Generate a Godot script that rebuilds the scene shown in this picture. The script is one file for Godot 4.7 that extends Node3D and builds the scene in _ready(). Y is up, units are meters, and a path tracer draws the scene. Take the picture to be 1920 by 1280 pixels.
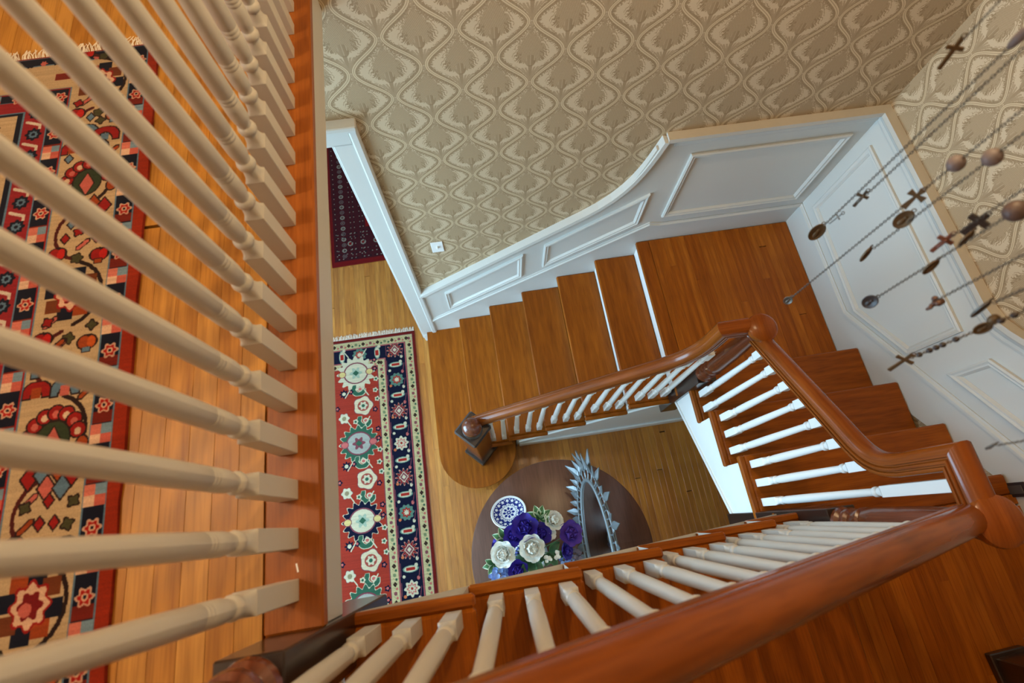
extends Node3D
# Stairwell seen from the gallery: x right along the first flight, y up, z towards the viewer. Metres.

const RI := 0.178            # riser
const GO := 0.2612           # going
const XA := 0.2519           # nosing of step 1, flight one (rises to +x)
const ZB := 1.0154           # nosing of step 8, flight two (rises to +z)
const XC := 1.9162           # nosing of step 12, flight three (rises to -x)
const XR := 2.9              # right wall
const ZF := 2.88             # front wall
const YG := 3.204            # gallery floor
const XG := 0.349            # gallery edge
const TOP := 5.7

var M := {}
var used := {}
var rng := RandomNumberGenerator.new()


func _ready() -> void:
	rng.seed = 7
	# ---- camera
	var cam := Camera3D.new()
	cam.name = "camera"
	add_child(cam)
	cam.transform = Transform3D(Basis(Vector3(0.9884, -0.0023, 0.152), Vector3(0.1436, 0.3413, -0.9289), Vector3(-0.0498, 0.9399, 0.3377)).orthonormalized(), Vector3(0.7166, 4.2423, 1.6779))
	var lens := CameraAttributesPhysical.new()
	lens.frustum_focal_length = 17.7
	lens.frustum_focus_distance = 2.2
	lens.frustum_near = 0.02
	lens.frustum_far = 60.0
	lens.exposure_aperture = 3.2
	cam.attributes = lens
	cam.keep_aspect = Camera3D.KEEP_HEIGHT
	cam.fov = 68.27
	cam.near = 0.02
	cam.far = 60.0
	cam.current = true
	# ---- sky and exposure
	var we := WorldEnvironment.new()
	we.name = "world_environment"
	var env := Environment.new()
	env.background_mode = Environment.BG_SKY
	var sky := Sky.new()
	var sm := ProceduralSkyMaterial.new()
	sm.sky_top_color = Color(0.42, 0.58, 0.85)
	sm.sky_horizon_color = Color(0.80, 0.87, 0.95)
	sm.ground_horizon_color = Color(0.55, 0.56, 0.52)
	sm.ground_bottom_color = Color(0.35, 0.35, 0.32)
	sky.sky_material = sm
	env.sky = sky
	env.background_energy_multiplier = 2.0
	env.tonemap_mode = Environment.TONE_MAPPER_LINEAR
	env.tonemap_exposure = 1.0
	env.sdfgi_enabled = true
	env.ssao_enabled = true
	env.ssil_enabled = true
	we.environment = env
	add_child(we)
	# ---- daylight at the windows
	area_light("window_daylight", Vector3(-2.10, 1.45, 1.45), Vector2(2.1, 1.9), Vector3(1, 0, 0), Color(0.71, 0.88, 1.0), 20.5)
	area_light("window_daylight", Vector3(-2.10, 1.45, -1.75), Vector2(1.6, 1.9), Vector3(1, 0, 0), Color(0.80, 0.92, 1.0), 3.2)  # added light from an unseen window, to brighten the far room
	area_light("window_daylight", Vector3(-3.42, 4.55, 1.40), Vector2(1.5, 1.3), Vector3(1, 0, 0), Color(1.0, 0.95, 0.88), 3.0)

	materials()
	shell()
	floors()
	wainscots()
	flights()
	balustrades()
	rugs()
	table_setting()
	hanging_things()


# ------------------------------------------------------------------ bookkeeping
func numbered(called: String) -> String:
	var n: int = used.get(called, 0)
	used[called] = n + 1
	return called if n == 0 else "%s_%03d" % [called, n]


func tag(o: Node, label: String, category: String, group := "", kind := "") -> Node:
	if label: o.set_meta("label", label)
	if category: o.set_meta("category", category)
	if group: o.set_meta("group", group)
	if kind: o.set_meta("kind", kind)
	return o


func thing(called: String, label: String, category: String, at := Vector3.ZERO, turn := 0.0, group := "") -> Node3D:
	var o := Node3D.new()
	o.name = numbered(called)
	add_child(o)
	o.position = at
	o.rotation.y = turn
	tag(o, label, category, group)
	return o


func put(called: String, mesh: Mesh, m: Material, parent: Node = self, xf := Transform3D()) -> MeshInstance3D:
	var o := MeshInstance3D.new()
	if parent == self:
		o.name = numbered(called)
	else:
		var n: int = parent.get_meta("_n_" + called, 0)
		parent.set_meta("_n_" + called, n + 1)
		o.name = called if n == 0 else "%s_%03d" % [called, n]
	o.mesh = mesh
	o.material_override = m
	o.transform = xf
	o.cast_shadow = GeometryInstance3D.SHADOW_CASTING_SETTING_ON
	parent.add_child(o, true)
	return o


func area_light(called: String, at: Vector3, size: Vector2, towards: Vector3, c: Color, e: float) -> void:
	var l := AreaLight3D.new()
	l.name = numbered(called)
	l.area_size = size
	l.light_color = c
	l.light_energy = e
	l.shadow_enabled = true
	l.set("area_range", 14.0)
	add_child(l)
	l.transform = Transform3D(Basis.looking_at(towards, Vector3.UP), at)


func n1(x: float) -> float: return RI * (1.0 + (x - XA) / GO)
func n2(z: float) -> float: return RI * (8.0 + (z - ZB) / GO)
func n3(x: float) -> float: return RI * (12.0 + (XC - x) / GO)


# ------------------------------------------------------------------ mesh tools
func st() -> SurfaceTool:
	var s := SurfaceTool.new()
	s.begin(Mesh.PRIMITIVE_TRIANGLES)
	s.set_smooth_group(-1)
	return s


func done(s: SurfaceTool) -> ArrayMesh:
	s.generate_normals()
	return s.commit()


func vtx(s: SurfaceTool, p: Vector3, uv: Vector2) -> void:
	s.set_uv(uv)
	s.add_vertex(p)


# counter-clockwise from outside in, drawn clockwise as Godot wants it
func tri(s: SurfaceTool, a: Vector3, b: Vector3, c: Vector3, ua := Vector2.ZERO, ub := Vector2.ZERO, uc := Vector2.ZERO) -> void:
	vtx(s, a, ua); vtx(s, c, uc); vtx(s, b, ub)


func quad(s: SurfaceTool, a: Vector3, b: Vector3, c: Vector3, d: Vector3, ua := Vector2.ZERO, ub := Vector2.ZERO, uc := Vector2.ZERO, ud := Vector2.ZERO) -> void:
	tri(s, a, b, c, ua, ub, uc)
	tri(s, a, c, d, ua, uc, ud)


# uv for wood: v runs along the grain axis
func wuv(p: Vector3, n: Vector3, grain: int, off: Vector2) -> Vector2:
	var a := n.abs()
	var cross := 0
	var best := 9.0
	for i in 3:
		if i != grain and a[i] < best:
			best = a[i]
			cross = i
	return Vector2(p[cross] * 2.0, p[grain] * 0.5) + off


func wquad(s: SurfaceTool, a: Vector3, b: Vector3, c: Vector3, d: Vector3, grain := 0, off := Vector2.ZERO) -> void:
	var n := (b - a).cross(c - a)
	if n.length() < 1e-12:
		n = (c - a).cross(d - a)
	n = n.normalized()
	quad(s, a, b, c, d, wuv(a, n, grain, off), wuv(b, n, grain, off), wuv(c, n, grain, off), wuv(d, n, grain, off))


# chamfered box, 44 triangles
func box(s: SurfaceTool, lo: Vector3, hi: Vector3, bev := 0.003, grain := 0, off := Vector2.ZERO, xf := Transform3D()) -> void:
	s.set_smooth_group(-1)
	var c := (lo + hi) * 0.5
	var h := (hi - lo) * 0.5
	var b: float = minf(bev, minf(h.x, minf(h.y, h.z)) * 0.9)
	var P := func(sx: int, sy: int, sz: int, ax: int) -> Vector3:
		var v := Vector3(sx * (h.x - b), sy * (h.y - b), sz * (h.z - b))
		v[ax] = [sx, sy, sz][ax] * h[ax]
		return xf * (c + v)
	for ax in 3:
		var u := (ax + 1) % 3
		var w := (ax + 2) % 3
		for sg in [-1, 1]:
			var q := []
			for e in [[-1, -1], [1, -1], [1, 1], [-1, 1]]:
				var k := [0, 0, 0]
				k[ax] = sg; k[u] = e[0]; k[w] = e[1]
				q.append(P.call(k[0], k[1], k[2], ax))
			if sg < 0: q.reverse()
			wquad(s, q[0], q[1], q[2], q[3], grain, off)
	if b <= 0.0:
		return
	for ax in 3:
		var u := (ax + 1) % 3
		var w := (ax + 2) % 3
		for su in [-1, 1]:
			for sw in [-1, 1]:
				var k0 := [0, 0, 0]; var k1 := [0, 0, 0]
				k0[ax] = -1; k1[ax] = 1
				k0[u] = su; k1[u] = su; k0[w] = sw; k1[w] = sw
				var q := [P.call(k0[0], k0[1], k0[2], u), P.call(k1[0], k1[1], k1[2], u), P.call(k1[0], k1[1], k1[2], w), P.call(k0[0], k0[1], k0[2], w)]
				if su * sw > 0: q.reverse()
				wquad(s, q[3], q[2], q[1], q[0], grain, off)
	for sx in [-1, 1]:
		for sy in [-1, 1]:
			for sz in [-1, 1]:
				var a: Vector3 = P.call(sx, sy, sz, 0)
				var d: Vector3 = P.call(sx, sy, sz, 1)
				var e: Vector3 = P.call(sx, sy, sz, 2)
				if sx * sy * sz > 0: tri(s, a, d, e)
				else: tri(s, a, e, d)


func boxm(lo: Vector3, hi: Vector3, bev := 0.003, grain := 0, off := Vector2.ZERO) -> ArrayMesh:
	var s := st()
	box(s, lo, hi, bev, grain, off)
	return done(s)


# turned shape: prof of Vector2(radius, height), smooth where the profile turns less than 40 degrees
func lathe(s: SurfaceTool, prof: Array, segs := 20, xf := Transform3D(), group := 0) -> void:
	var g := group
	for i in prof.size() - 1:
		var a: Vector2 = prof[i]
		var b: Vector2 = prof[i + 1]
		if i > 0:
			var p: Vector2 = prof[i - 1]
			if absf((a - p).angle_to(b - a)) > 0.7: g += 1
		s.set_smooth_group(g)
		for k in segs:
			var t0 := TAU * k / segs
			var t1 := TAU * (k + 1) / segs
			var d0 := Vector3(cos(t0), 0, -sin(t0))
			var d1 := Vector3(cos(t1), 0, -sin(t1))
			var A := xf * (d0 * a.x + Vector3.UP * a.y)
			var B := xf * (d1 * a.x + Vector3.UP * a.y)
			var C := xf * (d1 * b.x + Vector3.UP * b.y)
			var D := xf * (d0 * b.x + Vector3.UP * b.y)
			var ua := Vector2(float(k) / segs, a.y * 0.5)
			var ub := Vector2(float(k + 1) / segs, a.y * 0.5)
			var uc := Vector2(float(k + 1) / segs, b.y * 0.5)
			var ud := Vector2(float(k) / segs, b.y * 0.5)
			if a.x < 1e-5: tri(s, A, C, D, ua, uc, ud)
			elif b.x < 1e-5: tri(s, A, B, C, ua, ub, uc)
			else: quad(s, A, B, C, D, ua, ub, uc, ud)
	s.set_smooth_group(-1)


# profile (x sideways, y up; counter-clockwise seen along the path backwards) swept along a path in a vertical plane; corners are mitred
func sweep(s: SurfaceTool, prof: Array, path: Array, side: Vector3, caps := true, closed := false) -> void:
	var n := path.size()
	var m := prof.size()
	var rings := []
	var along := [0.0]
	for i in n:
		var p: Vector3 = path[i]
		var t0: Vector3
		var t1: Vector3
		if closed:
			t0 = (p - path[(i + n - 1) % n]).normalized()
			t1 = (path[(i + 1) % n] - p).normalized()
		else:
			t0 = (p - path[i - 1]).normalized() if i > 0 else (path[1] - p).normalized()
			t1 = (path[i + 1] - p).normalized() if i < n - 1 else t0
		var t := (t0 + t1).normalized()
		var sd := side
		var up := sd.cross(t).normalized()
		up /= maxf(0.3, t.dot(t0))
		var ring := []
		for q in prof:
			ring.append(p + sd * q.x + up * q.y)
		rings.append(ring)
		if i > 0: along.append(along[i - 1] + p.distance_to(path[i - 1]))
	var groups := []
	var g := 1
	for j in m:
		var a: Vector2 = prof[j]
		var b: Vector2 = prof[(j + 1) % m]
		var p: Vector2 = prof[(j + m - 1) % m]
		if absf((a - p).angle_to(b - a)) > 0.6: g += 1
		groups.append(g)
	var cnt := n if closed else n - 1
	var run := 0
	for i in cnt:
		var i1 := (i + 1) % n
		if i > 0 and not closed and (path[i] - path[i - 1]).normalized().dot((path[i1] - path[i]).normalized()) < 0.9: run += 60
		var v0: float = along[i]
		var v1: float = along[i] + path[i].distance_to(path[i1])
		for j in m:
			var j1 := (j + 1) % m
			s.set_smooth_group(groups[j] + run)
			var u0 := float(j) / m * 0.5
			var u1 := float(j + 1) / m * 0.5
			quad(s, rings[i][j], rings[i1][j], rings[i1][j1], rings[i][j1], Vector2(u0, v0 * 0.5), Vector2(u0, v1 * 0.5), Vector2(u1, v1 * 0.5), Vector2(u1, v0 * 0.5))
	s.set_smooth_group(-1)
	if caps and not closed:
		var poly := PackedVector2Array(prof)
		var idx := Geometry2D.triangulate_polygon(poly)
		for k in range(0, idx.size(), 3):
			tri(s, rings[0][idx[k]], rings[0][idx[k + 1]], rings[0][idx[k + 2]])
			tri(s, rings[n - 1][idx[k]], rings[n - 1][idx[k + 2]], rings[n - 1][idx[k + 1]])


# flat polygon with thickness. map turns (a, b, depth) into a point
func prism(s: SurfaceTool, poly: Array, d0: float, d1: float, axes: Basis, at := Vector3.ZERO, grain := 0) -> void:
	s.set_smooth_group(-1)
	var pk := PackedVector2Array(poly)
	if Geometry2D.is_polygon_clockwise(pk):
		pk.reverse()
	# is_polygon_clockwise assumes y down; force positive signed area
	var area := 0.0
	for i in pk.size():
		area += pk[i].cross(pk[(i + 1) % pk.size()])
	if area < 0: pk.reverse()
	var idx := Geometry2D.triangulate_polygon(pk)
	var P := func(q: Vector2, d: float) -> Vector3: return at + axes * Vector3(q.x, q.y, d)
	var flip := axes.determinant() < 0
	for k in range(0, idx.size(), 3):
		var q := [pk[idx[k]], pk[idx[k + 1]], pk[idx[k + 2]]]
		if (q[1] - q[0]).cross(q[2] - q[0]) < 0: q = [q[0], q[2], q[1]]
		var top := [P.call(q[0], d1), P.call(q[1], d1), P.call(q[2], d1)]
		var bot := [P.call(q[0], d0), P.call(q[2], d0), P.call(q[1], d0)]
		for face in [top, bot]:
			if flip: face.reverse()
			var n: Vector3 = (face[1] - face[0]).cross(face[2] - face[0]).normalized()
			tri(s, face[0], face[1], face[2], wuv(face[0], n, grain, Vector2.ZERO), wuv(face[1], n, grain, Vector2.ZERO), wuv(face[2], n, grain, Vector2.ZERO))
	for i in pk.size():
		var a: Vector2 = pk[i]
		var b: Vector2 = pk[(i + 1) % pk.size()]
		var f := [P.call(a, d0), P.call(b, d0), P.call(b, d1), P.call(a, d1)]
		if flip: f.reverse()
		wquad(s, f[0], f[1], f[2], f[3], grain)


# axes for prism: polygon in the xy plane (depth z), or in the zy plane (depth x), or in xz (depth y)
const AX_XY := Basis(Vector3(1, 0, 0), Vector3(0, 1, 0), Vector3(0, 0, 1))
const AX_ZY := Basis(Vector3(0, 0, 1), Vector3(0, 1, 0), Vector3(1, 0, 0))
const AX_XZ := Basis(Vector3(1, 0, 0), Vector3(0, 0, 1), Vector3(0, 1, 0))


func torus(s: SurfaceTool, R: float, r: float, n: int, m: int, xf: Transform3D, stretch := 1.0) -> void:
	s.set_smooth_group(0)
	for i in n:
		for j in m:
			var q := []
			for e in [[0, 0], [1, 0], [1, 1], [0, 1]]:
				var a: float = TAU * (i + e[0]) / n
				var b: float = TAU * (j + e[1]) / m
				var rr := R + r * cos(b)
				q.append(xf * Vector3(rr * cos(a), rr * sin(a) * stretch, r * sin(b)))
			quad(s, q[0], q[1], q[2], q[3])
	s.set_smooth_group(-1)


func ball(s: SurfaceTool, c: Vector3, r: Vector3, n := 12, m := 8) -> void:
	var prof := []
	for i in m + 1:
		var a := PI * i / m - PI / 2
		prof.append(Vector2(maxf(0.0, cos(a)) if i > 0 and i < m else 0.0, sin(a)))
	lathe(s, prof, n, Transform3D(Basis.from_scale(r), c))


# ------------------------------------------------------------------ materials
func mat(c: Color, rough := 0.6, tex: Texture2D = null, metal := 0.0, spec := 0.5) -> StandardMaterial3D:
	var m := StandardMaterial3D.new()
	m.albedo_color = c
	m.roughness = rough
	m.metallic = metal
	m.metallic_specular = spec
	if tex: m.albedo_texture = tex
	return m


func c8(r: int, g: int, b: int) -> Color: return Color(r / 255.0, g / 255.0, b / 255.0)


func grain_texture(w: int, h: int, sd: int, coarse: float, fine: float, deep: float) -> ImageTexture:
	var a := FastNoiseLite.new(); a.seed = sd; a.frequency = 1.0; a.fractal_octaves = 2
	var b := FastNoiseLite.new(); b.seed = sd + 5; b.frequency = 1.0; b.fractal_octaves = 1
	var data := PackedByteArray()
	data.resize(w * h * 3)
	var k := 0
	for y in h:
		var v := absf(2.0 * y / h - 1.0)
		for x in w:
			var u := absf(2.0 * x / w - 1.0)
			var warp := a.get_noise_2d(u * 2.0, v * 2.0 + 9.0) * 0.25
			var n0 := a.get_noise_2d((u + warp * 0.1) * coarse, v * 1.6)
			var n1_ := b.get_noise_2d(u * fine, v * 7.0)
			var t := clampf(0.86 + n0 * 0.26 * deep + minf(n1_, 0.15) * 0.22 * deep, 0.2, 1.0)
			data[k] = int(255 * t)
			data[k + 1] = int(255 * pow(t, 1.25))
			data[k + 2] = int(255 * pow(t, 1.5))
			k += 3
	return ImageTexture.create_from_image(Image.create_from_data(w, h, false, Image.FORMAT_RGB8, data))


func wallpaper_texture() -> ImageTexture:
	var w := 448
	var h := 432
	var W := 0.276
	var T := 0.266
	var g := 0.011
	var cream := Vector3(0.855, 0.765, 0.635)
	var tan := Vector3(0.715, 0.614, 0.478)
	var deep := Vector3(0.615, 0.510, 0.372)
	var stroke := Vector3(0.875, 0.785, 0.640)
	var nz := FastNoiseLite.new(); nz.seed = 3; nz.frequency = 1.0; nz.fractal_octaves = 2
	var cell := FastNoiseLite.new(); cell.seed = 8; cell.noise_type = FastNoiseLite.TYPE_CELLULAR; cell.frequency = 1.0
	var data := PackedByteArray()
	data.resize(w * h * 3)
	var k := 0
	for py in h:
		for px in w:
			var x := (px + 0.5) / w * W
			var v := (py + 0.5) / h
			var xa := x - W * roundf(x / W)
			var sv := sin(PI * v)
			var wa := g + (W / 2 - 2 * g) * pow(sv * sv, 0.9)
			var cx := xa
			var cv := v
			var hw := wa
			if absf(xa) > wa:
				cx = xa - signf(xa) * W / 2
				cv = fposmod(v + 0.5, 1.0)
				hw = W / 2 - wa
			var slope := (W / 2 - 2 * g) * PI * sin(TAU * v) / T
			var db := (hw - absf(cx)) / sqrt(1.0 + slope * slope)
			var ax := absf(cx)
			var yy := cv * T
			var c := cream
			# feathered leaves hugging the vine, then a serrated pale ribbon, then the fruit
			var fe := 0.5 + 0.5 * sin(yy * 560.0 + ax * 260.0 + 5.0 * nz.get_noise_2d(cx * 60.0, yy * 60.0))
			var fe2 := 0.5 + 0.5 * sin(yy * 330.0 - ax * 420.0 + 4.0 * nz.get_noise_2d(cx * 50.0 + 9.0, yy * 50.0))
			var mid := smoothstep(0.02, 0.30, cv) * (1.0 - smoothstep(0.62, 0.97, cv))
			var leafw := 0.0080 + 0.019 * mid * (0.30 + 0.70 * fe)
			if db < leafw: c = tan.lerp(deep, 0.75 if fe < 0.5 else 0.35)
			if db < 0.0058 and db > 0.0014: c = stroke
			if db <= 0.0014: c = tan
			var fy := (yy - 0.108) / 0.071
			var fr := 0.080 * sqrt(maxf(0.0, 1.0 - fy * fy)) * (0.72 + 0.31 * fy) + 0.024 * (fe2 - 0.5)
			if absf(fy) < 1.0 and ax < fr and db > leafw:
				var cl := cell.get_noise_2d(cx * 150.0, yy * 150.0)
				var bump := sin(cx * 760.0 + yy * 430.0) * sin(yy * 800.0 - cx * 260.0)
				c = tan.lerp(stroke, clampf(0.12 + 0.30 * bump + 0.30 * (cl + 0.6), 0.0, 0.55))
				if bump < -0.55: c = tan.lerp(deep, 0.7)
				if ax > fr - 0.0035: c = c.lerp(deep, 0.55)
				# serrated side leaves over the lower fruit
				if cv > 0.46 and ax > 0.036 and fe2 > 0.55: c = tan.lerp(deep, 0.6)
			# tulip at the foot
			var tx := cx / 0.021
			var ty := (yy - 0.166) / 0.027
			if tx * tx + ty * ty < 1.0:
				c = tan.lerp(deep, clampf(0.35 + 0.5 * tx, 0.0, 0.75))
				if absf(tx) < 0.10 or (absf(absf(tx) - 0.75) < 0.1 and ty < 0.0): c = tan.lerp(cream, 0.35)
			# stems and fan leaves below it
			if cv > 0.70 and cv < 0.985:
				var q := (cv - 0.70) / 0.285
				var fan := 0.050 * pow(1.0 - q, 1.5)
				if ax < 0.0045 + 0.004 * (1.0 - q): c = c.lerp(deep, 0.7)
				for f in [0.45, 0.8, 1.1]:
					if absf(ax - fan * f) < 0.0032 + 0.002 * fe * (1.0 - q) and q > 0.12: c = c.lerp(tan, 0.9)
			# bud under the upper neck
			var bx := cx / 0.013
			var by := (yy - 0.030) / 0.017
			if bx * bx + by * by < 1.0 and fe > 0.2: c = tan.lerp(deep, 0.3)
			if ax < 0.0035 and cv < 0.2: c = c.lerp(tan, 0.8)
			c *= 1.0 + 0.03 * nz.get_noise_2d(px * 0.7, py * 0.7)
			data[k] = int(clampf(c.x, 0, 1) * 255)
			data[k + 1] = int(clampf(c.y, 0, 1) * 255)
			data[k + 2] = int(clampf(c.z, 0, 1) * 255)
			k += 3
	return ImageTexture.create_from_image(Image.create_from_data(w, h, false, Image.FORMAT_RGB8, data))


func materials() -> void:
	M.grain = grain_texture(192, 768, 11, 9.0, 60.0, 1.0)
	M.grain_soft = grain_texture(192, 768, 23, 5.0, 40.0, 0.42)
	M.wains_dimmed = mat(c8(201, 200, 193), 0.42)  # same white paint as the risers, darkened for the dimmer light there
	M.white = mat(c8(232, 232, 228), 0.42)
	M.riser = mat(c8(238, 238, 236), 0.4)
	M.cream_and_lamplit = mat(c8(194, 190, 180), 0.42)  # upper trim colour; on the caps it carries warm lamplight
	M.plaster = mat(c8(222, 214, 198), 0.85)
	M.ceiling = mat(c8(232, 226, 214), 0.9)
	M.wallpaper = mat(c8(232, 230, 226), 0.75, wallpaper_texture())
	M.tread = [mat(c8(166, 92, 17), 0.4, M.grain_soft, 0.0, 0.3), mat(c8(161, 88, 15), 0.4, M.grain_soft, 0.0, 0.3), mat(c8(171, 96, 20), 0.4, M.grain_soft, 0.0, 0.3)]
	M.nosing = mat(c8(170, 98, 36), 0.38, M.grain_soft, 0.0, 0.35)
	M.ground = []
	for t in [[206, 136, 52], [200, 129, 47], [211, 143, 59], [194, 123, 43]]:
		M.ground.append(mat(c8(t[0], t[1], t[2]), 0.30, M.grain_soft, 0.0, 0.6))
	M.gallery = []
	for t in [[206, 148, 66], [200, 140, 59], [212, 155, 74], [195, 134, 55]]:
		M.gallery.append(mat(c8(t[0], t[1], t[2]), 0.38, M.grain_soft, 0.0, 0.35))
	M.landing = []
	for t in [[182, 106, 24], [177, 101, 21], [190, 114, 30], [174, 98, 19]]:
		M.landing.append(mat(c8(t[0], t[1], t[2]), 0.4, M.grain_soft, 0.0, 0.3))
	M.under = mat(c8(60, 38, 22), 0.9)
	M.rail = mat(c8(150, 82, 27), 0.27, M.grain_soft, 0.0, 0.35)
	M.rail.clearcoat_enabled = true
	M.rail.clearcoat = 0.25
	M.rail.clearcoat_roughness = 0.12
	M.dark = mat(c8(50, 35, 29), 0.3, M.grain_soft)
	M.dark.clearcoat_enabled = true
	M.dark.clearcoat = 0.5
	M.dark.clearcoat_roughness = 0.15
	M.shaft = mat(c8(120, 62, 34), 0.26, M.grain_soft)
	M.shaft.clearcoat_enabled = true
	M.shaft.clearcoat = 0.5
	M.shaft.clearcoat_roughness = 0.15
	M.table = mat(c8(112, 74, 58), 0.3, M.grain_soft)
	M.glass = mat(Color(1, 1, 1, 0.06), 0.02)
	M.glass.transparency = BaseMaterial3D.TRANSPARENCY_ALPHA
	M.bronze = mat(c8(98, 78, 52), 0.5, null, 0.5)
	M.steel = mat(c8(98, 92, 84), 0.45, null, 0.6)
	M.blackwood = mat(c8(46, 36, 32), 0.45)
	M.redwood = mat(c8(104, 62, 48), 0.5)
	M.silver = mat(c8(112, 118, 120), 0.42, null, 0.4)
	M.mirror = mat(c8(200, 204, 206), 0.03, null, 1.0)
	M.fringe = mat(c8(236, 226, 208), 0.9)
	M.leaf = mat(Color.WHITE, 0.5)
	M.leaf.vertex_color_use_as_albedo = true
	M.leaf.cull_mode = BaseMaterial3D.CULL_DISABLED
	M.petal_purple = mat(c8(58, 40, 150), 0.55)
	M.petal_violet = mat(c8(92, 60, 160), 0.55)
	M.petal_white = mat(c8(240, 240, 232), 0.6)
	M.petal_blue = mat(c8(138, 168, 226), 0.6)
	for m in [M.petal_purple, M.petal_violet, M.petal_white, M.petal_blue]:
		m.cull_mode = BaseMaterial3D.CULL_DISABLED
	M.yellow = mat(c8(196, 170, 90), 0.7)
	M.stem = mat(c8(70, 104, 56), 0.7)


# ------------------------------------------------------------------ setting
func wall_quad(s: SurfaceTool, a: Vector3, b: Vector3, c: Vector3, d: Vector3, axis: int, u0: float) -> void:
	var U := func(p: Vector3) -> Vector2: return Vector2((p[axis] - u0) / 0.276, (2.662 - p.y) / 0.266)
	quad(s, a, b, c, d, U.call(a), U.call(b), U.call(c), U.call(d))


func slab_paper(lo: Vector3, hi: Vector3, axis: int, u0: float) -> ArrayMesh:
	var s := st()
	for ax in 3:
		var u := (ax + 1) % 3
		var w := (ax + 2) % 3
		for sg in [0, 1]:
			var q := []
			for e in [[0, 0], [1, 0], [1, 1], [0, 1]]:
				var p := Vector3()
				p[ax] = hi[ax] if sg else lo[ax]
				p[u] = hi[u] if e[0] else lo[u]
				p[w] = hi[w] if e[1] else lo[w]
				q.append(p)
			if sg == 0: q.reverse()
			wall_quad(s, q[0], q[1], q[2], q[3], axis, u0)
	return done(s)


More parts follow.
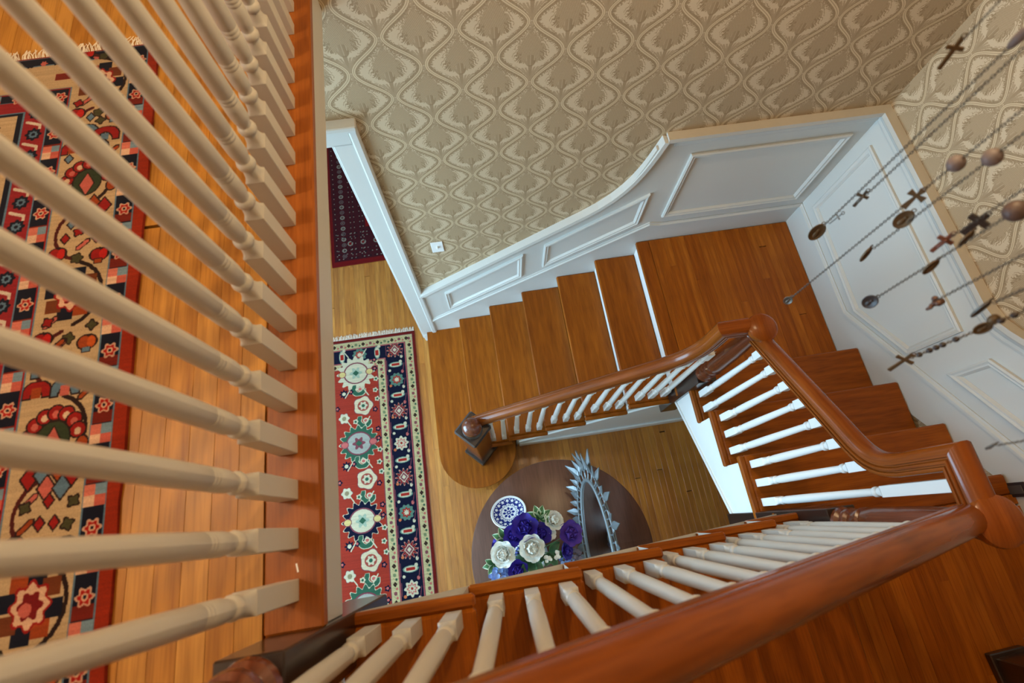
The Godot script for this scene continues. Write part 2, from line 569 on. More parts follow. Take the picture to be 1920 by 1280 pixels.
func shell() -> void:
	# back wall with the wide cased opening at the left
	var b := thing("wall_back", "back wall papered in tan ogee damask beside the cased opening", "wall")
	b.set_meta("kind", "structure")
	put("wallpaper", slab_paper(Vector3(0.20, 0, -0.14), Vector3(XR, TOP, 0), 0, 0.768), M.wallpaper, b)
	put("wallpaper", slab_paper(Vector3(-3.50, 2.50, -0.14), Vector3(0.20, TOP, 0), 0, 0.768), M.wallpaper, b)
	put("wallpaper", slab_paper(Vector3(-2.20, 0, -0.14), Vector3(-1.50, 2.5, 0), 0, 0.768), M.wallpaper, b)
	# casing of the opening
	var t := thing("trim", "white door casing framing the opening under the gallery", "door casing")
	t.set_meta("kind", "structure")
	var s := st()
	box(s, Vector3(0.175, 0, -0.15), Vector3(0.285, 2.47, 0.022), 0.004)
	box(s, Vector3(0.16, 0, -0.15), Vector3(0.178, 2.455, -0.0), 0.003)
	put("jamb_casing", done(s), M.wains_dimmed, t)
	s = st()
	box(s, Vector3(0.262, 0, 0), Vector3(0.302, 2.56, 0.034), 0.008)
	put("back_band", done(s), M.wains_dimmed, t)
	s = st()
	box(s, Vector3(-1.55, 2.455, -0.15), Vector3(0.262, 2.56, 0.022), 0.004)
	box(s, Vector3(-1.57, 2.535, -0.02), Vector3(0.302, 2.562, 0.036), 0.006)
	put("head_casing", done(s), M.wains_dimmed, t)
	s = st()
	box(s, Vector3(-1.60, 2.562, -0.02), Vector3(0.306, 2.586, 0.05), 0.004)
	put("head_cap", done(s), M.cream_and_lamplit, t)  # warm lamplight on the upper face is put into this colour
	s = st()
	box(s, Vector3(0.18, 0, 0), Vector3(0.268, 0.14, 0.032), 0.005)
	put("plinth_block", done(s), M.wains_dimmed, t)
	# right wall
	var r := put("wall_right", slab_paper(Vector3(XR, 0, -0.14), Vector3(XR + 0.12, TOP, ZF + 0.12), 2, 0.138), M.wallpaper)
	tag(r, "right wall with tan ogee damask paper above white wainscot", "wall", "", "structure")
	var f := put("wall_front", slab_paper(Vector3(-3.5, 0, ZF), Vector3(XR, TOP, ZF + 0.12), 0, 0.1), M.wallpaper)
	tag(f, "papered wall along the uppermost flight, behind the camera", "wall", "", "structure")
	# left walls with their windows: the hall is narrower than the gallery above it
	var holes := [[-2.55, -0.95, 0.5, 2.4, -2.2], [0.4, 2.5, 0.5, 2.4, -2.2], [0.65, 2.15, 3.9, 5.2, -3.5]]
	for lv in 2:
		s = st()
		var xl: float = [-2.2, -3.5][lv]
		var zc: Array = [[-3.6, -2.55, -0.95, 0.4, 2.5, ZF + 0.12], [-3.6, 0.65, 2.15, ZF + 0.12]][lv]
		for i in zc.size() - 1:
			var mid: float = (zc[i] + zc[i + 1]) / 2
			var y: float = [0.0, 3.06][lv]
			var yt: float = [3.05, TOP][lv]
			for hl in holes:
				if hl[4] == xl and mid > hl[0] and mid < hl[1]:
					box(s, Vector3(xl - 0.12, y, zc[i]), Vector3(xl, hl[2], zc[i + 1]), 0.0)
					y = hl[3]
			box(s, Vector3(xl - 0.12, y, zc[i]), Vector3(xl, yt, zc[i + 1]), 0.0)
		tag(put("wall_left", done(s), M.plaster), ["hall wall with the tall windows that let the daylight in", "far wall of the gallery with its upper window"][lv], "wall", "", "structure")
	var wi := 1
	for hl in holes:
		var w := thing("window_%d" % wi, ["added unseen window that lights the far room beyond the opening", "wide daylight window on the ground floor facing the stairs", "upper window lighting the gallery"][wi - 1], "window")
		w.set_meta("kind", "structure")
		wi += 1
		s = st()
		var x0: float = hl[4] - 0.10
		for z in [hl[0], (hl[0] + hl[1]) / 2, hl[1]]:
			box(s, Vector3(x0, hl[2], z - 0.03), Vector3(x0 + 0.06, hl[3], z + 0.03), 0.004)
		for y in [hl[2], (hl[2] + hl[3]) / 2, hl[3]]:
			box(s, Vector3(x0 + 0.005, y - 0.03, hl[0]), Vector3(x0 + 0.055, y + 0.03, hl[1]), 0.004)
		put("window_frame", done(s), M.white, w)
		for k in 2:
			var za: float = lerpf(hl[0], hl[1], k * 0.5)
			put("pane", boxm(Vector3(x0 + 0.027, hl[2], za), Vector3(x0 + 0.033, hl[3], lerpf(hl[0], hl[1], k * 0.5 + 0.5)), 0.0), M.glass, w)
	# far room
	s = st()
	box(s, Vector3(-3.5, 0, -3.72), Vector3(1.5, TOP, -3.6), 0.0)
	box(s, Vector3(1.5, 0, -3.72), Vector3(1.62, TOP, -0.14), 0.0)
	tag(put("wall_far", done(s), M.plaster), "plain walls of the far room beyond the opening", "wall", "", "structure")
	# ceilings
	s = st()
	box(s, Vector3(-3.62, TOP, -3.72), Vector3(XR + 0.12, TOP + 0.1, ZF + 0.12), 0.0)
	tag(put("ceiling", done(s), M.ceiling), "white ceiling over the stairwell and gallery", "ceiling", "", "structure")
	s = st()
	box(s, Vector3(-3.5, 2.9, -3.6), Vector3(1.5, 3.0, -0.14), 0.0)
	tag(put("ceiling", done(s), M.ceiling), "white ceiling of the far room beyond the opening", "ceiling", "", "structure")
	# gallery slab: its white fascia faces the well
	var g := thing("trim", "plain white fascia board under the gallery floor edge", "fascia")
	g.set_meta("kind", "structure")
	put("fascia_board", boxm(Vector3(0.310, 3.047, 0), Vector3(0.334, 3.176, 1.80), 0.002), M.cream_and_lamplit, g)
	put("soffit", boxm(Vector3(-3.5, 3.03, 0), Vector3(0.31, 3.06, ZF), 0.0), M.ceiling, g)
	# ceiling lamp over the gallery
	var l := thing("ceiling_lamp", "round warm ceiling lamp above the gallery", "lamp", Vector3(-1.1, TOP, 1.1))
	s = st()
	lathe(s, [Vector2(0, -0.03), Vector2(0.20, -0.03), Vector2(0.20, 0), Vector2(0, 0)], 24)
	put("base", done(s), M.bronze, l)
	s = st()
	lathe(s, [Vector2(0, -0.16), Vector2(0.08, -0.15), Vector2(0.15, -0.11), Vector2(0.18, -0.03), Vector2(0, -0.03)], 24)
	var gl := mat(c8(255, 236, 200), 0.5)
	gl.emission_enabled = true
	gl.emission = Color(1.0, 0.92, 0.81)
	gl.emission_energy_multiplier = 4.0
	put("shade", done(s), gl, l)
	var o := OmniLight3D.new()
	o.name = "lamp_light"
	o.light_color = Color(1.0, 0.92, 0.80)
	o.light_energy = 1.7
	o.light_size = 0.16
	o.omni_range = 12.0
	o.omni_attenuation = 2.0
	o.shadow_enabled = true
	l.add_child(o)
	o.position = Vector3(0, -0.22, 0)
	# pendant lamp high in the well, near the papered wall
	l = thing("pendant_lamp", "warm glass pendant lamp hanging high in the stairwell near the back wall", "lamp", Vector3(1.30, 4.45, 0.48))
	s = st()
	lathe(s, [Vector2(0.004, 0.14), Vector2(0.004, TOP - 4.45 - 0.03), Vector2(0.06, TOP - 4.45 - 0.02), Vector2(0.06, TOP - 4.45)], 16)
	put("stem", done(s), M.bronze, l)
	s = st()
	lathe(s, [Vector2(0, 0.10), Vector2(0.03, 0.10), Vector2(0.03, 0.14), Vector2(0, 0.15)], 16)
	put("cap", done(s), M.bronze, l)
	s = st()
	ball(s, Vector3.ZERO, Vector3(0.11, 0.11, 0.11), 20, 14)
	put("globe", done(s), gl, l)
	o = OmniLight3D.new()
	o.name = "lamp_light"
	o.light_color = Color(1.0, 0.87, 0.68)
	o.light_energy = 1.35
	o.light_size = 0.10
	o.omni_range = 12.0
	o.omni_attenuation = 2.0
	o.shadow_enabled = true
	l.add_child(o)
	# switch plates
	var sw := thing("light_switch", "small white switch plate on the damask wall above the lower steps", "switch", Vector3(0.498, 1.499, 0))
	put("plate", boxm(Vector3(-0.037, -0.058, 0), Vector3(0.037, 0.058, 0.006), 0.002), M.white, sw)
	put("toggle", boxm(Vector3(-0.005, -0.010, 0.006), Vector3(0.005, 0.012, 0.016), 0.002), M.white, sw)
	var so := thing("wall_socket", "dark grey socket plate low on the right wall wainscot", "socket", Vector3(XR - 0.022, 1.985, 1.868))
	put("plate", boxm(Vector3(-0.006, -0.05, -0.03), Vector3(0, 0.05, 0.03), 0.002), M.blackwood, so)
	put("outlet_face", boxm(Vector3(-0.009, -0.035, -0.018), Vector3(-0.006, 0.035, 0.018), 0.002), M.steel, so)


var board_cache := {}


func board(len: float, wid: float, thick: float, variant: int) -> ArrayMesh:
	var key := "%d_%d_%d" % [int(roundf(len * 50)), int(roundf(wid * 1000)), variant]
	if not board_cache.has(key):
		var l2: float = maxf(0.02, roundf(len * 50) / 50.0 - 0.0004)
		board_cache[key] = boxm(Vector3(-wid / 2 + 0.0003, -thick, 0.0003), Vector3(wid / 2 - 0.0003, 0, l2), 0.0004, 2, Vector2(variant * 0.237, variant * 0.391))
	return board_cache[key]


func lay_boards(parent: Node, x0: float, x1: float, z0: float, z1: float, y: float, wid: float, mats: Array, lo: float, hi: float, thick := 0.018) -> void:
	var n := int(roundf((x1 - x0) / wid))
	var w := (x1 - x0) / n
	for i in n:
		var z := z0 - rng.randf() * lo
		while z < z1 - 0.02:
			var L := roundf(rng.randf_range(lo, hi) * 50) / 50.0
			var a := maxf(z, z0)
			var e := minf(z + L, z1)
			if e - a > 0.03:
				put("board", board(e - a, w, thick, rng.randi() % 5), mats[rng.randi() % mats.size()], parent, Transform3D(Basis(), Vector3(x0 + (i + 0.5) * w, y, a)))
			z += L


func floors() -> void:
	var f := thing("floor", "narrow honey oak strip floor of the ground floor hall", "floor")
	f.set_meta("kind", "structure")
	put("subfloor", boxm(Vector3(-2.32, -0.12, -3.6), Vector3(XR, -0.017, ZF), 0.0), M.under, f)
	lay_boards(f, -0.72, 0.977, -2.4, 2.3, 0.0, 0.0485, M.ground, 1.3, 2.4)
	lay_boards(f, 0.977, 2.868, 0.9, 2.3, 0.0, 0.0485, M.ground, 1.3, 2.4)
	var s := st()
	box(s, Vector3(-2.2, -0.0175, -3.6), Vector3(-0.721, 0, ZF), 0.001, 2)
	box(s, Vector3(-0.72, -0.0175, -3.6), Vector3(XR, 0, -2.401), 0.001, 2)
	box(s, Vector3(0.978, -0.0175, -2.4), Vector3(XR, 0, 0.899), 0.001, 2)
	box(s, Vector3(-0.72, -0.0175, 2.301), Vector3(XR, 0, ZF), 0.001, 2)
	tag(put("boards", done(s), M.ground[0], f), "", "", "", "stuff")
	# gallery
	var g := thing("floor", "orange oak board floor of the upper gallery", "floor")
	g.set_meta("kind", "structure")
	put("subfloor", boxm(Vector3(-3.5, 3.06, 0), Vector3(0.31, YG - 0.017, ZF), 0.0), M.under, g)
	lay_boards(g, -0.78, 0.238, 0.0, ZF, YG, 0.0508, M.gallery, 0.7, 1.6)
	s = st()
	box(s, Vector3(-3.5, YG - 0.0175, 0), Vector3(-0.781, YG, ZF), 0.001, 2)
	tag(put("boards", done(s), M.gallery[1], g), "", "", "", "stuff")
	s = st()
	box(s, Vector3(0.239, YG - 0.026, 0.0), Vector3(XG, YG, 1.80), 0.004, 2)
	box(s, Vector3(0.239, YG - 0.026, 1.80), Vector3(XG, YG, ZF), 0.004, 2)
	put("nosing_board", done(s), M.nosing, g)
	# landing one
	var y7 := 7 * RI
	var a := thing("floor", "brown oak boards of the lower corner landing", "floor")
	a.set_meta("kind", "structure")
	put("subfloor", boxm(Vector3(XA + 6 * GO + 0.03, y7 - 0.16, 0), Vector3(XR, y7 - 0.017, 1.08), 0.0), M.white, a)
	put("nosing_board", boxm(Vector3(XA + 6 * GO, y7 - 0.028, 0.02), Vector3(XA + 6 * GO + 0.085, y7, 1.10), 0.003, 2), M.tread[0], a)
	lay_boards(a, XA + 6 * GO + 0.086, XR - 0.02, 0.02, 1.05, y7, 0.049, M.landing, 1.3, 2.0)
	# landing two
	var y11 := 11 * RI
	var z11 := ZB + 3 * GO
	var c := thing("floor", "dark brown oak boards of the upper corner landing", "floor")
	c.set_meta("kind", "structure")
	put("subfloor", boxm(Vector3(1.86, y11 - 0.16, z11 + 0.03), Vector3(XR, y11 - 0.017, ZF), 0.0), M.white, c)
	put("nosing_board", boxm(Vector3(1.83, y11 - 0.028, z11), Vector3(XR - 0.02, y11, z11 + 0.085), 0.007, 0), M.tread[1], c)
	lay_boards(c, 1.86, XR, z11 + 0.086, ZF, y11, 0.0495, M.landing, 0.6, 1.4)


# picture-frame moulding along a closed polygon given in (a, b), proud of the wall
func frame_moulding(s: SurfaceTool, poly: Array, width: float, depth: float, axes: Basis, at: Vector3) -> void:
	var pk := PackedVector2Array(poly)
	var area := 0.0
	for i in pk.size(): area += pk[i].cross(pk[(i + 1) % pk.size()])
	if area < 0: pk.reverse()
	var prof := [Vector2(0, 0), Vector2(0, depth * 0.75), Vector2(width * 0.25, depth), Vector2(width * 0.5, depth * 0.7), Vector2(width * 0.72, depth * 0.75), Vector2(width, depth * 0.1), Vector2(width, 0)]
	var n := pk.size()
	var rings := []
	for i in n:
		var p := pk[i]
		var e0 := (p - pk[(i + n - 1) % n]).normalized()
		var e1 := (pk[(i + 1) % n] - p).normalized()
		var nin := (Vector2(-e0.y, e0.x) + Vector2(-e1.y, e1.x)).normalized()
		nin /= maxf(0.25, nin.dot(Vector2(-e0.y, e0.x)))
		var ring := []
		for q in prof:
			var w: Vector2 = p + nin * q.x
			ring.append(at + axes * Vector3(w.x, w.y, q.y))
		rings.append(ring)
	var flip := axes.determinant() < 0
	for i in n:
		var i1 := (i + 1) % n
		for j in prof.size() - 1:
			var f := [rings[i][j], rings[i1][j], rings[i1][j + 1], rings[i][j + 1]]
			if flip: f.reverse()
			quad(s, f[0], f[1], f[2], f[3])


# a moulded strip that follows a polyline on a wall; prof is (out, up)
func wall_strip(s: SurfaceTool, prof: Array, path: Array, axes: Basis, at: Vector3) -> void:
	var n := path.size()
	var rings := []
	for i in n:
		var p: Vector2 = path[i]
		var e0: Vector2 = (p - path[i - 1]).normalized() if i > 0 else (path[1] - p).normalized()
		var e1: Vector2 = (path[i + 1] - p).normalized() if i < n - 1 else e0
		var up := (Vector2(-e0.y, e0.x) + Vector2(-e1.y, e1.x)).normalized()
		up /= maxf(0.3, up.dot(Vector2(-e0.y, e0.x)))
		var ring := []
		for q in prof:
			var w: Vector2 = p + up * q.y
			ring.append(at + axes * Vector3(w.x, w.y, q.x))
		rings.append(ring)
	var flip := axes.determinant() < 0
	var m := prof.size()
	for i in n - 1:
		for j in m:
			var j1 := (j + 1) % m
			var f := [rings[i][j], rings[i][j1], rings[i + 1][j1], rings[i + 1][j]]
			if not flip: f.reverse()
			quad(s, f[0], f[1], f[2], f[3])
	for e in [0, n - 1]:
		var ring: Array = rings[e]
		var mid: Vector3 = ring[0]
		for j in range(1, m - 1):
			tri(s, mid, ring[j], ring[j + 1])


const CAP := [Vector2(0, 0), Vector2(0.016, 0), Vector2(0.020, -0.006), Vector2(0.046, -0.008), Vector2(0.050, 0.0), Vector2(0.048, 0.022), Vector2(0.0, 0.024)]
const BED := [Vector2(0, 0), Vector2(0.010, 0), Vector2(0.014, 0.012), Vector2(0.014, 0.026), Vector2(0.026, 0.044), Vector2(0.028, 0.06), Vector2(0, 0.06)]
const BASE := [Vector2(0, -0.004), Vector2(0.014, -0.004), Vector2(0.014, 0.008), Vector2(0.007, 0.016), Vector2(0.005, 0.026), Vector2(0, 0.026)]


func wainscots() -> void:
	# back wall: follows flight one, sweeps up to the landing height
	var t := thing("trim", "white panelled wainscot climbing the back wall beside the lower flight", "wainscot")
	t.set_meta("kind", "structure")
	var cap := []
	cap.append(Vector2(0.303, n1(0.303) + 0.70))
	cap.append(Vector2(1.40, n1(1.40) + 0.70))
	var p0 := Vector2(1.40, n1(1.40) + 0.70)
	var p1 := Vector2(1.66, n1(1.66) + 0.70)
	var p2 := Vector2(1.70, 2.04)
	var p3 := Vector2(1.748, 2.238)
	for i in range(1, 9):
		cap.append(p0.bezier_interpolate(p1, p2, p3, i / 8.0))
	var poly := cap.duplicate()
	poly.append(Vector2(XR, 2.238))
	poly.append(Vector2(XR, 0.9))
	poly.append(Vector2(0.303, 0.0))
	var s := st()
	prism(s, poly, 0.0, 0.016, AX_XY)
	put("panel_board", done(s), M.wains_dimmed, t)
	s = st()
	wall_strip(s, CAP, cap, AX_XY, Vector3.ZERO)
	put("sloped_cap", done(s), M.wains_dimmed, t)
	s = st()
	wall_strip(s, CAP, [Vector2(1.744, 2.238), Vector2(XR, 2.238)], AX_XY, Vector3.ZERO)
	put("level_cap", done(s), M.cream_and_lamplit, t)  # level top tinted warm as if lamplit; the sloped cap stays white
	s = st()
	var low := []
	for q in cap: low.append(q + Vector2(0.012, -0.062))
	wall_strip(s, BED, low, AX_XY, Vector3(0, 0, 0.012))
	wall_strip(s, BED, [Vector2(1.80, 2.176), Vector2(XR, 2.176)], AX_XY, Vector3(0, 0, 0.012))
	put("bed_moulding", done(s), M.wains_dimmed, t)
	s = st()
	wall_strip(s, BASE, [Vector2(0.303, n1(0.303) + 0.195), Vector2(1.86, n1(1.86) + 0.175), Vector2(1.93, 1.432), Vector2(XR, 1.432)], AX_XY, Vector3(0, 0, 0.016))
	put("base_moulding", done(s), M.wains_dimmed, t)
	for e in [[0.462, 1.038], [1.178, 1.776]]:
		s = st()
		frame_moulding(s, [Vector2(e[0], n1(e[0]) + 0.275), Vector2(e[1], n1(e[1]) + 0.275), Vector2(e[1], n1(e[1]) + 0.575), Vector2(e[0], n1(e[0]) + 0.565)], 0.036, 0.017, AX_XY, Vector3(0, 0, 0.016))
		put("panel_moulding", done(s), M.wains_dimmed, t)
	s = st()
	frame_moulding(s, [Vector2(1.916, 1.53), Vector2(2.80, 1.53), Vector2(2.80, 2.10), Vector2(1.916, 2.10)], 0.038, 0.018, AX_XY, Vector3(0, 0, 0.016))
	put("panel_moulding", done(s), M.wains_dimmed, t)
	# right wall: level over the landing, then climbing with flight two
	t = thing("trim", "white panelled wainscot on the right wall rising with the middle flight", "wainscot")
	t.set_meta("kind", "structure")
	var at := Vector3(XR, 0, 0)
	var AXR := Basis(Vector3(0, 0, 1), Vector3(0, 1, 0), Vector3(-1, 0, 0))
	var zk := 1.195
	var ze := ZB + 3 * GO + 0.04
	var yk := 2.238
	var ye := yk + (ze - zk) * RI / GO
	cap = [Vector2(0.0, yk), Vector2(zk - 0.07, yk), Vector2(zk, yk + 0.012), Vector2(zk + 0.07, yk + 0.05), Vector2(ze, ye), Vector2(ze + 0.05, ye + 0.01), Vector2(ZF, ye + 0.01)]
	poly = cap.duplicate()
	poly.append(Vector2(ZF, 1.9))
	poly.append(Vector2(1.8, 1.9))
	poly.append(Vector2(1.0, 1.2))
	poly.append(Vector2(0.0, 1.2))
	s = st()
	prism(s, poly, 0.0, 0.016, AXR, at)
	put("panel_board", done(s), M.wains_dimmed, t)
	s = st()
	wall_strip(s, CAP, cap, AXR, at)
	put("cap_rail", done(s), M.cream_and_lamplit, t)  # tint holds the warm light falling on the cap top
	s = st()
	low = []
	for q in cap: low.append(q + Vector2(0.01, -0.062))
	wall_strip(s, BED, low, AXR, at + Vector3(-0.012, 0, 0))
	put("bed_moulding", done(s), M.wains_dimmed, t)
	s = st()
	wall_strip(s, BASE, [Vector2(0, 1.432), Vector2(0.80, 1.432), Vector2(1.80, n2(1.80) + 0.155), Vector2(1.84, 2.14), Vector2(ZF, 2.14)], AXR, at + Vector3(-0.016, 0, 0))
	put("base_moulding", done(s), M.wains_dimmed, t)
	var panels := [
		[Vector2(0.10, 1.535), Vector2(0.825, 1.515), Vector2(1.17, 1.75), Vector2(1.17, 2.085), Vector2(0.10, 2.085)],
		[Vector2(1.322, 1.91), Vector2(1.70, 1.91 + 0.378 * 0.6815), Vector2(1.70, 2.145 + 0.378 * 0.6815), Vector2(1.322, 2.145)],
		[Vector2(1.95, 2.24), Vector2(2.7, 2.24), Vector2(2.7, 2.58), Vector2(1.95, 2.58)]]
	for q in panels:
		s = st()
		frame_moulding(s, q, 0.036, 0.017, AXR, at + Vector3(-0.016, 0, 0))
		put("panel_moulding", done(s), M.wains_dimmed, t)


# ------------------------------------------------------------------ stairs
func flights() -> void:
	var s: SurfaceTool
	# flight one
	var a := thing("staircase", "lowest flight of brown oak treads with white risers and a rounded bottom step", "staircase")
	# bullnose step
	var poly := [Vector2(0.217, 0.016)]
	for i in 17:
		var t := PI - PI * i / 16.0
		poly.append(Vector2(0.523 + 0.306 * cos(t), 1.075 + 0.302 * sin(t)))
	poly.append(Vector2(0.829, 1.02))
	poly.append(Vector2(0.60, 1.02))
	poly.append(Vector2(0.60, 0.016))
	s = st()
	prism(s, poly, RI - 0.028, RI, AX_XZ, Vector3.ZERO, 2)
	put("bullnose_tread", done(s), M.tread[2], a)
	var inner := [Vector2(0.242, 0.016)]
	for i in 17:
		var t := PI - PI * i / 16.0
		inner.append(Vector2(0.523 + 0.281 * cos(t), 1.075 + 0.277 * sin(t)))
	inner.append(Vector2(0.804, 1.02))
	inner.append(Vector2(0.60, 1.02))
	inner.append(Vector2(0.60, 0.016))
	s = st()
	prism(s, inner, 0.0, RI - 0.028, AX_XZ)
	put("riser", done(s), M.white, a)
	for k in range(2, 8):
		var x := XA + (k - 1) * GO
		if k < 7:
			put("tread", boxm(Vector3(x, k * RI - 0.028, 0.016), Vector3(x + GO + 0.03, k * RI, 1.076), 0.007, 2, Vector2(k * 0.31, k * 0.17)), M.tread[k % 3], a)
			put("return_nosing", boxm(Vector3(x, k * RI - 0.028, 1.0765), Vector3(x + GO + 0.03, k * RI, 1.105), 0.006, 0, Vector2(k * 0.3, 0)), M.tread[k % 3], a)
		put("riser", boxm(Vector3(x + 0.028, (k - 1) * RI, 0.016), Vector3(x + 0.042, k * RI - 0.028, 1.06), 0.001), M.riser, a)
	poly = [Vector2(0.84, 0.0)]
	for k in range(2, 8):
		var x := XA + (k - 1) * GO + 0.028
		if x < 0.83: x = 0.84
		poly.append(Vector2(x, maxf(0.0, (k - 1) * RI - 0.028)))
		poly.append(Vector2(x, k * RI - 0.028))
	poly.append(Vector2(XR - 0.018, 7 * RI - 0.028))
	poly.append(Vector2(XR - 0.018, 0.0))
	poly.remove_at(0)
	poly[0].y = 0.0
	s = st()
	prism(s, poly, 1.045, 1.066, AX_XY)
	put("spandrel", done(s), M.white, a)
	s = st()
	var band := []
	for q in poly.slice(0, poly.size() - 2): band.append(q)
	band.append(Vector2(1.845, 7 * RI - 0.03))
	band.append(Vector2(1.845, 7 * RI - 0.33))
	band.append(Vector2(0.86, 0.20))
	prism(s, band, 1.066, 1.078, AX_XY)
	put("stringer", done(s), M.white, a)
	put("baseboard", boxm(Vector3(0.86, 0, 1.066), Vector3(XR - 0.018, 0.11, 1.082), 0.004), M.white, a)

	# flight two
	var b := thing("staircase", "short middle flight of brown oak treads along the right wall", "staircase")
	for k in range(8, 12):
		var z := ZB + (k - 8) * GO
		if k < 11:
			put("tread", boxm(Vector3(1.8585, k * RI - 0.028, z), Vector3(XR - 0.016, k * RI, z + GO + 0.03), 0.007, 0, Vector2(k * 0.23, k * 0.37)), M.tread[(k + 1) % 3], b)
			put("return_nosing", boxm(Vector3(1.83, k * RI - 0.028, z), Vector3(1.858, k * RI, z + GO + 0.03), 0.006, 2), M.tread[(k + 1) % 3], b)
		put("riser", boxm(Vector3(1.86, (k - 1) * RI, z + 0.028), Vector3(XR - 0.016, k * RI - 0.028, z + 0.042), 0.001), M.riser, b)
	poly = [Vector2(ZB + 0.028, 1.00)]
	for k in range(8, 12):
		var z := ZB + (k - 8) * GO + 0.028
		if k > 8: poly.append(Vector2(z, (k - 1) * RI - 0.028))
		poly.append(Vector2(z, k * RI - 0.028))
	var z_end := ZB + 3 * GO + 0.05
	poly.append(Vector2(z_end, 11 * RI - 0.028))
	poly.append(Vector2(z_end, 1.50))
	poly.append(Vector2(1.129, 1.115))
	poly[0] = Vector2(ZB + 0.028, 1.06)
	s = st()
	prism(s, poly, 1.845, 1.874, AX_ZY)
	put("stringer", done(s), M.white, b)
	s = st()
	prism(s, [Vector2(1.06, 1.078), Vector2(z_end, 1.50), Vector2(z_end, 1.525), Vector2(1.06, 1.103)], 1.838, 1.845, AX_ZY)
	put("stringer_bead", done(s), M.white, b)
	s = st()
	prism(s, [Vector2(1.068, 1.09), Vector2(z_end, 1.52), Vector2(z_end, 1.74), Vector2(1.068, 1.22)], 1.875, XR - 0.016, AX_ZY)
	put("soffit", done(s), M.plaster, b)

	# flight three
	var c := thing("staircase", "uppermost flight of brown oak treads climbing left to the gallery", "staircase")
	for k in range(12, 19):
		var x := XC - (k - 12) * GO
		if k < 18:
			put("tread", boxm(Vector3(x - GO - 0.03, k * RI - 0.028, 1.8325), Vector3(x, k * RI, ZF - 0.002), 0.007, 2, Vector2(k * 0.19, k * 0.29)), M.tread[k % 3], c)
			put("return_nosing", boxm(Vector3(x - GO - 0.03, k * RI - 0.028, 1.804), Vector3(x, k * RI, 1.832), 0.006, 0, Vector2(k * 0.3, k * 0.13)), M.tread[(k + 1) % 3], c)
		put("riser", boxm(Vector3(x - 0.042, (k - 1) * RI, 1.834), Vector3(x - 0.028, k * RI - 0.028, ZF - 0.002), 0.001), M.riser, c)
	poly = []
	for k in range(12, 19):
		var x := XC - (k - 12) * GO - 0.028
		poly.append(Vector2(x, (k - 1) * RI - 0.028))
		poly.append(Vector2(x, k * RI - 0.028))
	poly.append(Vector2(0.30, 18 * RI - 0.028))
	poly.append(Vector2(0.30, n3(0.30) - 0.222))
	poly.append(Vector2(1.87, n3(1.87) - 0.222))
	poly[0].x = 1.87
	s = st()
	prism(s, poly, 1.806, 1.834, AX_XY)
	put("stringer", done(s), M.cream_and_lamplit, c)
	s = st()
	prism(s, [Vector2(0.30, n3(0.30) - 0.30), Vector2(1.87, n3(1.87) - 0.30), Vector2(1.87, n3(1.87) - 0.223), Vector2(0.30, n3(0.30) - 0.223)], 1.835, ZF - 0.002, AX_XY)
	put("soffit", done(s), M.plaster, c)


# ------------------------------------------------------------------ balusters, newels, rails
func baluster_mesh(L: float, hb: float, base_h: float, top_h: float, rings: float) -> ArrayMesh:
	var s := st()
	box(s, Vector3(-hb, 0, -hb), Vector3(hb, base_h, hb), 0.0012)
	var up := top_h > 0.0
	var yt := L - top_h
	if up:
		box(s, Vector3(-hb, yt, -hb), Vector3(hb, L, hb), 0.0012)
	# scooped shoulders: square to round
	for e in ([[base_h, 1.0], [yt, -1.0]] if up else [[base_h, 1.0]]):
		var lv := []
		for i in 5:
			var t := i / 4.0
			var ring := []
			var y: float = e[0] + e[1] * 0.026 * t
			var rr := hb * 0.80
			for k in 24:
				var an := TAU * k / 24.0
				var d := Vector2(cos(an), -sin(an))
				var sq := d / maxf(absf(d.x), absf(d.y)) * hb
				var q := sq.lerp(d * rr, sqrt(t))
				ring.append(Vector3(q.x, y, q.y))
			lv.append(ring)
		s.set_smooth_group(9)
		for i in 4:
			for k in 24:
				var k1 := (k + 1) % 24
				if e[1] > 0: quad(s, lv[i][k], lv[i][k1], lv[i + 1][k1], lv[i + 1][k])
				else: quad(s, lv[i + 1][k], lv[i + 1][k1], lv[i][k1], lv[i][k])
		s.set_smooth_group(-1)
	var y0 := base_h + 0.022
	var y1 := yt - 0.022 if up else L
	var p := [Vector2(hb * 0.80, y0), Vector2(hb * 0.80, y0 + 0.006), Vector2(hb * 0.98, y0 + 0.010), Vector2(hb * 1.02, y0 + 0.017), Vector2(hb * 0.92, y0 + 0.024), Vector2(hb * 0.76, y0 + 0.027), Vector2(hb * 0.74, y0 + 0.034), Vector2(hb * 0.88, y0 + 0.040), Vector2(hb * 0.95, y0 + 0.052), Vector2(hb * 0.96, y0 + 0.07)]
	if rings > 0.0:
		for i in 3:
			var yr := y0 + rings + i * 0.009
			p.append_array([Vector2(hb * 0.955, yr), Vector2(hb * 0.90, yr + 0.002), Vector2(hb * 0.955, yr + 0.0045)])
	p.append(Vector2(hb * 0.95, y0 + (y1 - y0) * 0.35))
	if up:
		p.append_array([Vector2(hb * 0.72, y1 - 0.045), Vector2(hb * 0.70, y1 - 0.030), Vector2(hb * 0.92, y1 - 0.026), Vector2(hb * 0.98, y1 - 0.018), Vector2(hb * 0.9, y1 - 0.010), Vector2(hb * 0.72, y1 - 0.007), Vector2(hb * 0.80, y1)])
	else:
		p.append_array([Vector2(hb * 0.70, y1)])
	lathe(s, p, 16, Transform3D(), 20)
	return done(s)


